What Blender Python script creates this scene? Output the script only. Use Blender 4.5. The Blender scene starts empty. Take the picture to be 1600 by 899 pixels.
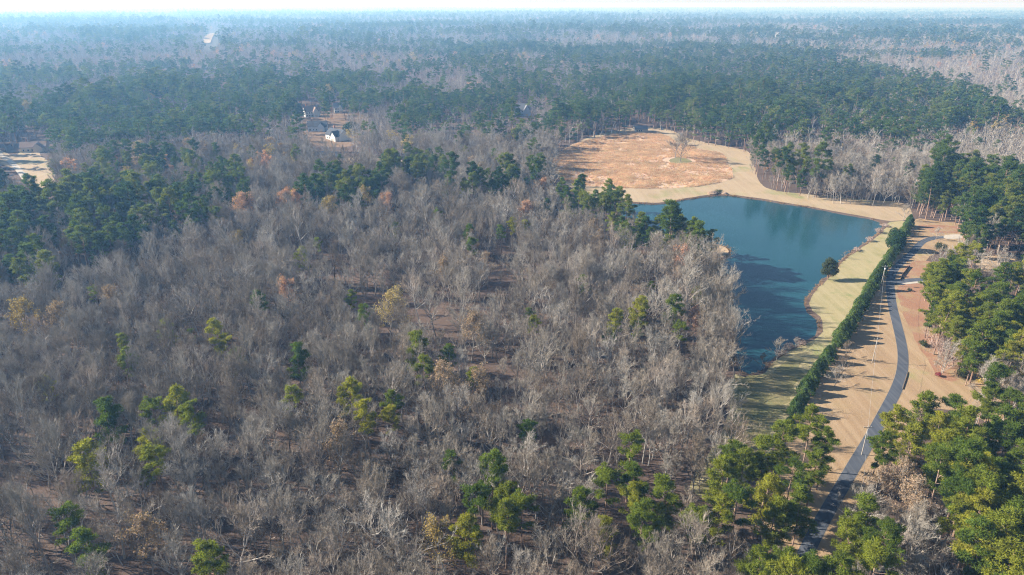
import bpy, math, random
import numpy as np
from mathutils import Vector, noise
from mathutils.geometry import delaunay_2d_cdt

R = math.radians
random.seed(7)
rng = np.random.default_rng(7)
scn = bpy.context.scene
COL = scn.collection

# ------------------------------------------------------------------ camera
CAM_H, FPX, CX, CY = 110.0, 1067.0, 800.0, 449.5
PITCH = math.atan((CY - 7.0) / FPX)
cam = bpy.data.cameras.new("camera")
cam.sensor_width = 36.0
cam.lens = 36.0 * FPX / 1600.0
cam.clip_start, cam.clip_end = 1.0, 90000.0
camo = bpy.data.objects.new("camera", cam)
camo.location = (0, 0, CAM_H)
camo.rotation_euler = (R(90) - PITCH, 0, 0)
COL.objects.link(camo)
scn.camera = camo

# ------------------------------------------------------------------ light
SUN_EL = R(28.5)
LIGHT_DIR = Vector((1.0, -0.13, 0)).normalized()           # the way the shadows fall
to_sun = Vector((-LIGHT_DIR.x * math.cos(SUN_EL), -LIGHT_DIR.y * math.cos(SUN_EL), math.sin(SUN_EL)))
SUN_AZ = math.atan2(to_sun.x, to_sun.y)                    # clockwise from +Y
world = bpy.data.worlds.new("World")
scn.world = world
world.use_nodes = True
wn, wl = world.node_tree.nodes, world.node_tree.links
sky = wn.new("ShaderNodeTexSky")
sky.sky_type = 'NISHITA'
sky.sun_disc = False
sky.sun_elevation = SUN_EL
sky.sun_rotation = SUN_AZ
sky.air_density, sky.dust_density, sky.ozone_density = 1.0, 0.35, 1.5
wl.new(sky.outputs[0], wn["Background"].inputs[0])
wn["Background"].inputs[1].default_value = 0.06
sun = bpy.data.lights.new("sun", 'SUN')
sun.energy = 5.0
sun.angle = R(0.5)
sun.color = (1.0, 0.94, 0.85)
suno = bpy.data.objects.new("sun", sun)
suno.rotation_euler = (-to_sun).to_track_quat('-Z', 'Y').to_euler()
suno.location = (-200, 100, 300)
COL.objects.link(suno)
scn.view_settings.view_transform = 'Standard'
scn.view_settings.look = 'None'
scn.view_settings.gamma = 1.0
scn.view_settings.exposure = 1.42
scn.cycles.max_bounces = 5
scn.cycles.diffuse_bounces = 2
scn.cycles.glossy_bounces = 2
scn.cycles.transmission_bounces = 3
scn.cycles.volume_bounces = 0
scn.cycles.use_denoising = True
scn.cycles.denoising_prefilter = 'NONE'
scn.cycles.filter_width = 1.1
HAZE_DENSITY = 2.6e-4


# ------------------------------------------------------------------ projection helpers (where a sight line meets the ground)
CP, SP = math.cos(PITCH), math.sin(PITCH)


def at(px, py, z=0.0):
    u, v = (px - CX) / FPX, (CY - py) / FPX
    d = (u, CP + v * SP, -SP + v * CP)
    t = (z - CAM_H) / d[2]
    return Vector((u * t, d[1] * t, z))


def proj(x, y, z):
    dz = z - CAM_H
    zc = y * CP - dz * SP
    yc = y * SP + dz * CP
    return CX + FPX * x / zc, CY - FPX * yc / zc


def inside(poly, X, Y):
    X = np.asarray(X, float); Y = np.asarray(Y, float)
    r = np.zeros(X.shape, bool)
    n = len(poly)
    for i in range(n):
        x0, y0 = poly[i][0], poly[i][1]
        x1, y1 = poly[(i + 1) % n][0], poly[(i + 1) % n][1]
        if y0 == y1:
            continue
        c = ((y0 > Y) != (y1 > Y)) & (X < (x1 - x0) * (Y - y0) / (y1 - y0) + x0)
        r ^= c
    return r


def vnoise(X, Y, seed=0):
    """smooth value noise on arrays"""
    xi, yi = np.floor(X).astype(np.int64), np.floor(Y).astype(np.int64)
    fx, fy = X - xi, Y - yi
    fx = fx * fx * (3 - 2 * fx); fy = fy * fy * (3 - 2 * fy)

    def h(a, b):
        n = (a * 374761393 + b * 668265263 + seed * 974711) & 0x7fffffff
        n = ((n ^ (n >> 13)) * 1274126177) & 0x7fffffff
        return ((n ^ (n >> 16)) & 0xffff) / 65535.0
    return ((h(xi, yi) * (1 - fx) + h(xi + 1, yi) * fx) * (1 - fy)
            + (h(xi, yi + 1) * (1 - fx) + h(xi + 1, yi + 1) * fx) * fy)


def fbm(X, Y, seed=0, o=4):
    s, a, t = 0, 0.5, 0
    for k in range(o):
        s = s + a * vnoise(X * 2 ** k + 17.3 * k, Y * 2 ** k - 9.1 * k, seed + k)
        t += a; a *= 0.5
    return s / t


def smooth(a, b, x):
    t = np.clip((x - a) / (b - a), 0.0, 1.0)
    return t * t * (3 - 2 * t)


def terrain(X, Y):
    X = np.asarray(X, float); Y = np.asarray(Y, float)
    r = np.hypot(X - 60, Y - 330)
    z = 36 * (fbm(X / 620, Y / 520, 3) - 0.45) * smooth(520, 1200, r)
    z = z + 46 * (fbm(X / 2600, Y / 1500, 11) - 0.5) * smooth(1400, 3200, r)
    z = z + 90 * (fbm(X / 6000, Y / 3600, 21) - 0.5) * smooth(5000, 14000, r)
    return z


# ------------------------------------------------------------------ object helpers
def tag(o, label=None, cat=None, group=None, kind=None):
    if label: o["label"] = label
    if cat: o["category"] = cat
    if group: o["group"] = group
    if kind: o["kind"] = kind
    return o


def link(name, mesh, parent=None):
    o = bpy.data.objects.new(name, mesh)
    COL.objects.link(o)
    if parent is not None:
        o.parent = parent
    return o


def empty(name, loc, rz=0.0, s=1.0):
    o = bpy.data.objects.new(name, None)
    o.empty_display_size = 0.5
    o.location = loc
    o.rotation_euler = (0, 0, rz)
    o.scale = (s, s, s) if not hasattr(s, '__len__') else s
    COL.objects.link(o)
    return o


class MB:
    def __init__(self):
        self.v, self.f, self.m = [], [], []
        self.mi = 0

    def quad_or_tri(self, pts):
        b = len(self.v)
        self.v.extend([tuple(p) for p in pts])
        self.f.append(tuple(range(b, b + len(pts))))
        self.m.append(self.mi)

    def tube(self, pts, rad, n=5, cap=False):
        b0 = len(self.v)
        k = len(pts)
        for i, p in enumerate(pts):
            d = (pts[min(i + 1, k - 1)] - pts[max(i - 1, 0)]).normalized()
            a = d.orthogonal().normalized() if abs(d.z) < 0.9 else Vector((1, 0, 0)).cross(d).normalized()
            if abs(d.z) < 0.9:
                a = Vector((0, 0, 1)).cross(d).normalized()
            c = d.cross(a)
            for j in range(n):
                t = 2 * math.pi * j / n
                self.v.append(tuple(p + (a * math.cos(t) + c * math.sin(t)) * rad[i]))
        for i in range(k - 1):
            for j in range(n):
                q = b0 + i * n
                self.f.append((q + j, q + (j + 1) % n, q + n + (j + 1) % n, q + n + j))
                self.m.append(self.mi)
        if cap:
            self.f.append(tuple(b0 + (k - 1) * n + j for j in range(n)))
            self.m.append(self.mi)

    def box(self, c, s, rz=0.0):
        b = len(self.v)
        ca, sa = math.cos(rz), math.sin(rz)
        for dz in (-.5, .5):
            for dx, dy in ((-.5, -.5), (.5, -.5), (.5, .5), (-.5, .5)):
                x, y = dx * s[0], dy * s[1]
                self.v.append((c[0] + x * ca - y * sa, c[1] + x * sa + y * ca, c[2] + dz * s[2]))
        for f in ((0, 3, 2, 1), (4, 5, 6, 7), (0, 1, 5, 4), (1, 2, 6, 5), (2, 3, 7, 6), (3, 0, 4, 7)):
            self.f.append(tuple(b + i for i in f)); self.m.append(self.mi)

    def mesh(self, name, mats, smooth_shade=False):
        me = bpy.data.meshes.new(name)
        me.from_pydata(self.v, [], self.f)
        for m in (mats if isinstance(mats, (list, tuple)) else [mats]):
            me.materials.append(m)
        if any(self.m):
            me.polygons.foreach_set("material_index", self.m)
        if smooth_shade:
            me.polygons.foreach_set("use_smooth", [True] * len(self.f))
        me.update()
        return me


# ------------------------------------------------------------------ materials
def new_mat(name):
    m = bpy.data.materials.new(name)
    m.use_nodes = True
    nt = m.node_tree
    for n in list(nt.nodes):
        nt.nodes.remove(n)
    out = nt.nodes.new("ShaderNodeOutputMaterial")
    return m, nt, out


def ramp(nt, stops, src):
    r = nt.nodes.new("ShaderNodeValToRGB")
    e = r.color_ramp.elements
    while len(e) > 1:
        e.remove(e[-1])
    e[0].position = stops[0][0]; e[0].color = (*stops[0][1], 1)
    for p, c in stops[1:]:
        k = e.new(p); k.color = (*c, 1)
    nt.links.new(src, r.inputs[0])
    return r.outputs[0]


def noise_tex(nt, scale, detail=4, rough=0.55, src=None, stretch=None):
    n = nt.nodes.new("ShaderNodeTexNoise")
    n.inputs["Scale"].default_value = scale
    n.inputs["Detail"].default_value = detail
    n.inputs["Roughness"].default_value = rough
    g = src
    if g is None:
        g = nt.nodes.new("ShaderNodeNewGeometry").outputs["Position"]
    if stretch:
        mp = nt.nodes.new("ShaderNodeMapping")
        mp.inputs["Scale"].default_value = stretch[:3]
        if len(stretch) > 3:
            mp.inputs["Rotation"].default_value = (0, 0, stretch[3])
        nt.links.new(g, mp.inputs[0]); g = mp.outputs[0]
    nt.links.new(g, n.inputs["Vector"])
    return n.outputs["Fac"]


def mixc(nt, fac, a, b, mode='MIX'):
    m = nt.nodes.new("ShaderNodeMix")
    m.data_type = 'RGBA'; m.blend_type = mode
    if isinstance(fac, (int, float)):
        m.inputs[0].default_value = fac
    else:
        nt.links.new(fac, m.inputs[0])
    for s, i in ((a, 6), (b, 7)):
        if isinstance(s, tuple):
            m.inputs[i].default_value = (*s, 1)
        else:
            nt.links.new(s, m.inputs[i])
    return m.outputs[2]


def bumped(nt, src, strength, dist):
    b = nt.nodes.new("ShaderNodeBump")
    b.inputs["Strength"].default_value = strength
    b.inputs["Distance"].default_value = dist
    nt.links.new(src, b.inputs["Height"])
    return b.outputs[0]


def ground_mat(name, fine, coarse, f_scale=1.3, c_scale=0.06, mix=0.5, bump=0.25, mow=None, patch=None, rough=0.95):
    """two noise scales of the ground's own colours; mow = (colour, scale, angle) adds faint mowing lines"""
    m, nt, out = new_mat(name)
    a = ramp(nt, fine, noise_tex(nt, f_scale, 6, 0.65))
    b = ramp(nt, coarse, noise_tex(nt, c_scale, 5, 0.6))
    col = mixc(nt, mix, a, b)
    if patch:
        pc, ps, lo, hi = patch
        f = ramp(nt, [(lo, (0, 0, 0)), (hi, (1, 1, 1))], noise_tex(nt, ps, 5, 0.65))
        col = mixc(nt, f, col, pc)
    if mow:
        mcol, ms, ang, amt = mow
        f = noise_tex(nt, ms, 2, 0.5, stretch=(1.0, 0.03, 1.0, ang))
        f = ramp(nt, [(0.4, (0, 0, 0)), (0.65, (amt, amt, amt))], f)
        col = mixc(nt, f, col, mcol)
    p = nt.nodes.new("ShaderNodeBsdfPrincipled")
    p.inputs["Roughness"].default_value = rough
    p.inputs["Specular IOR Level"].default_value = 0.1
    nt.links.new(col, p.inputs["Base Color"])
    if bump:
        nt.links.new(bumped(nt, noise_tex(nt, f_scale * 1.4, 4, 0.7), bump, 0.4), p.inputs["Normal"])
    nt.links.new(p.outputs[0], out.inputs[0])
    return m


def tree_mat(name, stops, transl=0.0, var_scale=0.35, var=0.35, spec_noise=None):
    """one colour per tree (object random) varied by position inside the tree"""
    m, nt, out = new_mat(name)
    oi = nt.nodes.new("ShaderNodeObjectInfo")
    base = ramp(nt, stops, oi.outputs["Random"])
    n = noise_tex(nt, var_scale, 3, 0.6)
    g = ramp(nt, [(0.3, (1 - var,) * 3), (0.7, (1 + var,) * 3)], n)
    col = mixc(nt, 1.0, base, g, 'MULTIPLY')
    d = nt.nodes.new("ShaderNodeBsdfDiffuse")
    nt.links.new(col, d.inputs[0])
    sh = d.outputs[0]
    if transl:
        t = nt.nodes.new("ShaderNodeBsdfTranslucent")
        nt.links.new(mixc(nt, 1.0, col, (1.25, 1.3, 0.75), 'MULTIPLY'), t.inputs[0])
        mx = nt.nodes.new("ShaderNodeMixShader")
        mx.inputs[0].default_value = transl
        nt.links.new(sh, mx.inputs[1]); nt.links.new(t.outputs[0], mx.inputs[2])
        sh = mx.outputs[0]
    nt.links.new(sh, out.inputs[0])
    return m


def plain(name, col, rough=0.7, metal=0.0, spec=0.3, nz=0.15, scale=3.0):
    m, nt, out = new_mat(name)
    p = nt.nodes.new("ShaderNodeBsdfPrincipled")
    lo = tuple(c * (1 - nz) for c in col); hi = tuple(min(1, c * (1 + nz)) for c in col)
    nt.links.new(ramp(nt, [(0.3, lo), (0.7, hi)], noise_tex(nt, scale, 4)), p.inputs["Base Color"])
    p.inputs["Roughness"].default_value = rough
    p.inputs["Metallic"].default_value = metal
    p.inputs["Specular IOR Level"].default_value = spec
    nt.links.new(p.outputs[0], out.inputs[0])
    return m


M = {}
M['litter'] = ground_mat("leaf_litter", [(0.3, (0.060, 0.042, 0.033)), (0.55, (0.115, 0.080, 0.062)), (0.75, (0.19, 0.135, 0.105))],
                         [(0.3, (0.085, 0.060, 0.047)), (0.7, (0.15, 0.105, 0.082))], 1.6, 0.05, 0.45, 0.5)
M['lawn'] = ground_mat("meadow_grass", [(0.25, (0.19, 0.165, 0.075)), (0.55, (0.31, 0.26, 0.135)), (0.8, (0.42, 0.345, 0.20))],
                       [(0.3, (0.18, 0.19, 0.07)), (0.5, (0.34, 0.28, 0.15)), (0.72, (0.41, 0.33, 0.19))], 1.5, 0.06, 0.5, 0.5,
                       mow=((0.43, 0.36, 0.22), 0.4, R(-25), 0.35), patch=((0.15, 0.185, 0.055), 0.06, 0.52, 0.68))
M['green_shade'] = ground_mat("green_and_shade_grass", [(0.25, (0.095, 0.115, 0.040)), (0.5, (0.185, 0.170, 0.075)), (0.8, (0.29, 0.225, 0.125))],
                       [(0.3, (0.10, 0.130, 0.042)), (0.5, (0.20, 0.175, 0.085)), (0.72, (0.28, 0.205, 0.125))], 1.5, 0.09, 0.5, 0.5)  # grass green; on the meadow its darker tone also stands in for tree shade
M['dry'] = ground_mat("dormant_grass", [(0.25, (0.205, 0.138, 0.075)), (0.55, (0.295, 0.205, 0.12)), (0.8, (0.375, 0.27, 0.165))],
                      [(0.3, (0.24, 0.165, 0.09)), (0.5, (0.305, 0.20, 0.118)), (0.7, (0.32, 0.24, 0.13))], 1.6, 0.07, 0.5, 0.5,
                      mow=((0.39, 0.285, 0.18), 0.45, R(-20), 0.5), patch=((0.22, 0.215, 0.075), 0.05, 0.58, 0.75))
M['northlawn'] = ground_mat("mown_margin", [(0.3, (0.26, 0.19, 0.115)), (0.7, (0.39, 0.295, 0.185))],
                            [(0.3, (0.25, 0.20, 0.105)), (0.5, (0.36, 0.265, 0.175)), (0.7, (0.39, 0.30, 0.19))], 1.2, 0.05, 0.5, 0.4,
                            mow=((0.41, 0.33, 0.22), 0.3, R(70), 0.4), patch=((0.20, 0.21, 0.075), 0.03, 0.54, 0.70))
M['field'] = ground_mat("tall_grass_floor", [(0.3, (0.40, 0.26, 0.18)), (0.7, (0.52, 0.38, 0.275))],
                        [(0.3, (0.43, 0.27, 0.185)), (0.7, (0.52, 0.40, 0.29))], 0.8, 0.04, 0.5, 0.3)
M['shoulder'] = ground_mat("worn_verge", [(0.3, (0.20, 0.15, 0.10)), (0.7, (0.33, 0.26, 0.185))], [(0.3, (0.22, 0.165, 0.11)), (0.7, (0.34, 0.27, 0.19))], 1.5, 0.2, 0.5, 0.4)
M['clay'] = ground_mat("red_clay", [(0.3, (0.21, 0.105, 0.062)), (0.7, (0.34, 0.19, 0.12))],
                       [(0.3, (0.24, 0.12, 0.072)), (0.7, (0.33, 0.20, 0.125))], 1.6, 0.08, 0.5, 0.5,
                       patch=((0.30, 0.22, 0.125), 0.10, 0.50, 0.66))
M['bank'] = ground_mat("pond_bank", [(0.3, (0.10, 0.06, 0.035)), (0.7, (0.26, 0.17, 0.10))],
                       [(0.3, (0.16, 0.10, 0.06)), (0.7, (0.30, 0.20, 0.12))], 1.0, 0.1, 0.5, 0.6)
M['sand'] = ground_mat("pale_soil", [(0.3, (0.32, 0.22, 0.13)), (0.7, (0.44, 0.32, 0.20))],
                       [(0.3, (0.30, 0.20, 0.12)), (0.7, (0.46, 0.34, 0.22))], 0.8, 0.1, 0.5, 0.4)
M['gravel'] = ground_mat("pale_gravel", [(0.3, (0.36, 0.32, 0.26)), (0.7, (0.48, 0.43, 0.37))],
                         [(0.3, (0.37, 0.32, 0.26)), (0.7, (0.47, 0.42, 0.36))], 2.5, 0.1, 0.5, 0.3)
M['asphalt'] = ground_mat("asphalt", [(0.3, (0.047, 0.054, 0.068)), (0.7, (0.070, 0.079, 0.097))],
                          [(0.3, (0.052, 0.060, 0.075)), (0.7, (0.094, 0.104, 0.125))], 3.0, 0.12, 0.5, 0.15,
                          mow=((0.115, 0.122, 0.138), 0.9, R(-14), 0.6), rough=0.85)
M['hills'] = ground_mat("far_woods_floor", [(0.3, (0.07, 0.06, 0.045)), (0.7, (0.12, 0.10, 0.08))],
                        [(0.3, (0.07, 0.07, 0.05)), (0.7, (0.13, 0.105, 0.085))], 0.05, 0.004, 0.5, 0)
M['bark'] = tree_mat("bare_bark", [(0.0, (0.17, 0.14, 0.115)), (0.3, (0.27, 0.24, 0.21)), (0.6, (0.36, 0.335, 0.305)), (0.82, (0.28, 0.23, 0.195)), (1.0, (0.45, 0.43, 0.40))], 0, 0.5, 0.22)
M['twig'] = tree_mat("bare_twigs", [(0.0, (0.18, 0.14, 0.105)), (0.25, (0.27, 0.235, 0.19)), (0.5, (0.345, 0.315, 0.27)), (0.72, (0.28, 0.23, 0.175)), (0.88, (0.41, 0.38, 0.335)), (1.0, (0.345, 0.27, 0.205))], 0, 0.4, 0.2)
M['pinebark'] = tree_mat("pine_bark", [(0.0, (0.20, 0.13, 0.095)), (1.0, (0.30, 0.21, 0.16))], 0, 0.8, 0.3)
M['needle'] = tree_mat("pine_needles", [(0.0, (0.085, 0.130, 0.024)), (0.3, (0.140, 0.180, 0.028)), (0.65, (0.205, 0.225, 0.032)), (1.0, (0.285, 0.270, 0.038))], 0.45, 0.35, 0.35)
M['needle_far'] = tree_mat("pine_needles_far", [(0.0, (0.045, 0.085, 0.028)), (0.5, (0.085, 0.135, 0.036)), (1.0, (0.160, 0.185, 0.046))], 0.38, 0.12, 0.35)
M['needle_mid'] = tree_mat("pine_needles_mid", [(0.0, (0.048, 0.088, 0.024)), (0.4, (0.085, 0.130, 0.030)), (0.75, (0.130, 0.165, 0.034)), (1.0, (0.195, 0.205, 0.040))], 0.4, 0.3, 0.35)
M['hedge'] = tree_mat("hedge_leaves", [(0.0, (0.105, 0.165, 0.05)), (1.0, (0.155, 0.21, 0.06))], 0.35, 0.9, 0.3)
M['magnolia'] = tree_mat("glossy_leaves", [(0.0, (0.030, 0.062, 0.018)), (1.0, (0.038, 0.070, 0.020))], 0.2, 0.8, 0.35)
M['olive'] = tree_mat("olive_leaves", [(0.0, (0.055, 0.065, 0.026)), (1.0, (0.075, 0.085, 0.03))], 0.25, 0.7, 0.35)
M['rust'] = tree_mat("rust_leaves", [(0.0, (0.44, 0.26, 0.165)), (0.5, (0.50, 0.28, 0.195)), (1.0, (0.46, 0.31, 0.225))], 0.3, 0.5, 0.3)
M['tan'] = tree_mat("tan_leaves", [(0.0, (0.27, 0.19, 0.125)), (1.0, (0.33, 0.235, 0.16))], 0.3, 0.5, 0.25)
M['gold'] = tree_mat("gold_leaves", [(0.0, (0.36, 0.26, 0.09)), (1.0, (0.42, 0.33, 0.15))], 0.3, 0.5, 0.25)
M['willow'] = tree_mat("yellow_leaves", [(0.0, (0.40, 0.30, 0.085)), (1.0, (0.42, 0.31, 0.10))], 0.3, 0.35, 0.35)
M['red'] = tree_mat("red_leaves", [(0.0, (0.24, 0.05, 0.055)), (1.0, (0.26, 0.07, 0.065))], 0.3, 0.6, 0.3)
M['straw'] = tree_mat("straw_blades", [(0.0, (0.46, 0.245, 0.165)), (0.35, (0.56, 0.365, 0.27)), (0.75, (0.62, 0.47, 0.36)), (1.0, (0.46, 0.36, 0.26))], 0.4, 0.06, 0.22)
M['reed'] = tree_mat("reed_blades", [(0.0, (0.20, 0.12, 0.07)), (0.6, (0.32, 0.20, 0.12)), (1.0, (0.40, 0.29, 0.17))], 0.25, 0.2, 0.3)
M['brush'] = tree_mat("brush_twigs", [(0.0, (0.34, 0.24, 0.20)), (1.0, (0.40, 0.31, 0.26))], 0, 0.5, 0.25)
M['polewood'] = plain("weathered_pole", (0.34, 0.31, 0.275), 0.85, nz=0.12)
M['steel'] = plain("galvanised_steel", (0.6, 0.62, 0.64), 0.45, 0.6)
M['wire'] = plain("bare_cable", (0.45, 0.45, 0.46), 0.5, 0.3)
M['black'] = plain("black_fabric", (0.018, 0.018, 0.02), 0.9)
M['stake'] = plain("stake_wood", (0.30, 0.21, 0.13), 0.9)
M['roofdark'] = plain("dark_shingles", (0.055, 0.06, 0.07), 0.9)
M['roofgrey'] = plain("grey_shingles", (0.17, 0.17, 0.18), 0.9)
M['roofbrown'] = plain("brown_shingles", (0.22, 0.15, 0.115), 0.9)
M['wallwhite'] = plain("white_siding", (0.62, 0.61, 0.58), 0.7, nz=0.05)
M['wallblue'] = plain("blue_grey_siding", (0.42, 0.47, 0.54), 0.7, nz=0.05)
M['walltan'] = plain("tan_siding", (0.55, 0.46, 0.36), 0.7, nz=0.06)
M['brick'] = plain("red_brick", (0.30, 0.15, 0.105), 0.9)
M['glass'] = plain("window_glass", (0.03, 0.035, 0.045), 0.1, 0, 0.5)
M['rock'] = plain("brown_rock", (0.24, 0.17, 0.12), 0.9, nz=0.35)
M['log'] = plain("dead_wood", (0.10, 0.075, 0.055), 0.9, nz=0.3)


def water_mat():
    m, nt, out = new_mat("pond_water")
    p = nt.nodes.new("ShaderNodeBsdfPrincipled")
    c = ramp(nt, [(0.3, (0.009, 0.048, 0.064)), (0.7, (0.014, 0.064, 0.079))], noise_tex(nt, 0.03, 3))
    nt.links.new(c, p.inputs["Base Color"])
    p.inputs["Roughness"].default_value = 0.13
    p.inputs["IOR"].default_value = 1.33
    n1 = noise_tex(nt, 1.4, 3, 0.6, stretch=(0.7, 1.3, 1.0, R(20)))
    n2 = noise_tex(nt, 0.25, 2, 0.5, stretch=(0.6, 1.4, 1.0, R(15)))
    add = nt.nodes.new("ShaderNodeMath"); add.operation = 'MULTIPLY_ADD'
    nt.links.new(n2, add.inputs[0]); add.inputs[1].default_value = 0.8
    nt.links.new(n1, add.inputs[2])
    nt.links.new(bumped(nt, add.outputs[0], 0.06, 0.3), p.inputs["Normal"])
    nt.links.new(p.outputs[0], out.inputs[0])
    return m


M['water'] = water_mat()


# ------------------------------------------------------------------ outlines
def spline(pts, step=3.0, closed=True, jit=0.0, seed=1):
    """Catmull-Rom through points, resampled; jit roughens the edge"""
    P = [Vector((p[0], p[1])) for p in pts]
    n = len(P); res = []
    rr = random.Random(seed)
    for i in range(n if closed else n - 1):
        p0, p1, p2, p3 = [P[(i + k - 1) % n] if closed else P[min(max(i + k - 1, 0), n - 1)] for k in range(4)]
        m = max(1, int((p2 - p1).length / step))
        for k in range(m):
            t = k / m
            q = 0.5 * ((2 * p1) + (p2 - p0) * t + (2 * p0 - 5 * p1 + 4 * p2 - p3) * t * t + (3 * p1 - p0 - 3 * p2 + p3) * t ** 3)
            res.append(q + Vector((rr.uniform(-jit, jit), rr.uniform(-jit, jit))))
    if not closed:
        res.append(P[-1])
    return res


def G(px):
    return [at(x, y) for x, y in px]


def cdt(loops, extra=()):
    verts, edges = [], []
    for lp in loops:
        b = len(verts)
        verts += [Vector((p[0], p[1])) for p in lp]
        edges += [(b + i, b + (i + 1) % len(lp)) for i in range(len(lp))]
    verts += [Vector(p) for p in extra]
    v, e, f, *_ = delaunay_2d_cdt(verts, edges, [], 0, 1e-4)
    return v, f


def patch(name, outline, z, mat, holes=(), label=None, cat=None, kind="structure", grid=None, zf=None):
    """a sheet over an outline lying z above the ground"""
    extra = []
    if grid:
        xs = [p[0] for p in outline]; ys = [p[1] for p in outline]
        gx = np.arange(min(xs), max(xs), grid); gy = np.arange(min(ys), max(ys), grid)
        X, Y = [a.ravel() for a in np.meshgrid(gx, gy)]
        k = inside(outline, X, Y)
        extra = list(zip(X[k], Y[k]))
    v, f = cdt([outline, *holes], extra)
    cx = np.array([sum(v[i][0] for i in t) / len(t) for t in f]); cy = np.array([sum(v[i][1] for i in t) / len(t) for t in f])
    ok = inside(outline, cx, cy)
    for h in holes:
        ok &= ~inside(h, cx, cy)
    T = terrain(np.array([p[0] for p in v]), np.array([p[1] for p in v]))
    me = bpy.data.meshes.new(name)
    me.from_pydata([(p[0], p[1], float(T[i]) + z) for i, p in enumerate(v)], [], [tuple(t) for t, k in zip(f, ok) if k])
    me.materials.append(mat)
    me.update()
    o = link(name, me)
    tag(o, label, cat, None, kind)
    return o


def ribbon(name, centre, widths, z, mat, label, cat, thick=0.0):
    mb = MB()
    n = len(centre)
    L, Rr = [], []
    for i in range(n):
        d = (centre[min(i + 1, n - 1)] - centre[max(i - 1, 0)]).normalized()
        s = Vector((-d.y, d.x))
        w = widths[i] if hasattr(widths, '__len__') else widths
        L.append(centre[i] + s * w / 2); Rr.append(centre[i] - s * w / 2)
    for i in range(n):
        mb.v += [(L[i].x, L[i].y, z), (Rr[i].x, Rr[i].y, z)]
    for i in range(n - 1):
        a = 2 * i
        mb.f.append((a, a + 1, a + 3, a + 2)); mb.m.append(0)
    o = link(name, mb.mesh(name, mat))
    tag(o, label, cat, None, "structure")
    return o, [(p.x, p.y) for p in L + Rr[::-1]]


POND_PX = [(975, 316), (998, 317.5), (1020, 318.5), (1041, 317), (1062, 313), (1084, 309.5), (1111, 306), (1137, 305.5), (1158, 308), (1190, 312),
           (1222, 317.5), (1250, 322), (1276, 326), (1316, 334), (1357, 341), (1377, 346.5), (1381, 353), (1374, 362), (1357, 376), (1330, 394.5),
           (1311, 411), (1295, 430), (1276, 447), (1262.5, 465), (1259, 475), (1265, 487), (1277, 497.5), (1281, 511), (1278, 524), (1260, 533),
           (1239, 542), (1219, 554), (1202, 566), (1192, 580), (1165, 585), (1148, 566), (1146, 530), (1136, 490), (1122, 450), (1112, 420),
           (1122, 407), (1139, 397), (1134, 385), (1112, 380), (1085, 381), (1055, 373), (1020, 356), (985, 343), (955, 332), (952, 322)]
POND = spline(G(POND_PX), 4.0, True, 0.5, 3)


def sdist(poly, x, y):
    """distance to the outline"""
    P = np.array([(p[0], p[1]) for p in poly]); Q = np.roll(P, -1, 0)
    d = Q - P; L2 = (d ** 2).sum(1)
    t = np.clip(((x - P[:, 0]) * d[:, 0] + (y - P[:, 1]) * d[:, 1]) / L2, 0, 1)
    return float(np.sqrt(((P[:, 0] + t * d[:, 0] - x) ** 2 + (P[:, 1] + t * d[:, 1] - y) ** 2).min()))


# ------------------------------------------------------------------ ground
def build_ground():
    extra = []
    r = 40.0
    k = 0
    while r < 42000:
        n = 72 if r < 600 else (150 if r < 9000 else 110)
        for j in range(n):
            a = 2 * math.pi * (j + 0.5 * (k % 2)) / n
            x, y = 60 + r * math.cos(a), 330 + r * math.sin(a)
            extra.append((x, y))
        r *= 1.055 if r > 500 else 1.12
        k += 1
    outer = [(60 + 43000 * math.cos(2 * math.pi * j / 110), 330 + 43000 * math.sin(2 * math.pi * j / 110)) for j in range(110)]
    # a second loop inside the shore shapes the bank
    P = [Vector((p[0], p[1])) for p in POND]
    n = len(P)
    inner = []
    for i in range(0, n, 2):
        d = (P[(i + 2) % n] - P[i - 2]).normalized()
        for s in (1, -1):
            q = P[i] + Vector((-d.y, d.x)) * 2.2 * s
            if inside(POND, [q.x], [q.y])[0] and sdist(POND, q.x, q.y) > 1.5:
                inner.append((q.x, q.y))
    pin = [p for p in extra if inside(POND, [p[0]], [p[1]])[0]]
    v, f = cdt([outer, POND], extra + inner)
    X = np.array([p[0] for p in v]); Y = np.array([p[1] for p in v])
    Z = terrain(X, Y)
    ins = inside(POND, X, Y)
    for i in np.nonzero(ins)[0]:
        d = sdist(POND, X[i], Y[i])
        Z[i] = -min(d * 0.62, 3.0)
    me = bpy.data.meshes.new("ground")
    me.from_pydata(list(zip(X.tolist(), Y.tolist(), Z.tolist())), [], [tuple(t) for t in f])
    me.materials.append(M['litter']); me.materials.append(M['hills'])
    cx = X[np.array([t[0] for t in f])] - 60; cy = Y[np.array([t[0] for t in f])] - 330
    me.polygons.foreach_set("material_index", (np.hypot(cx, cy) > 1500).astype(int).tolist())
    me.polygons.foreach_set("use_smooth", [True] * len(f))
    me.update()
    tag(link("ground", me), "brown leaf litter forest floor rolling away to the horizon", "ground", None, "structure")


build_ground()
wat = patch("pond", POND, -0.42, M['water'], label="deep blue pond with rippled water between bare woods and meadow", cat="pond")

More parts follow.
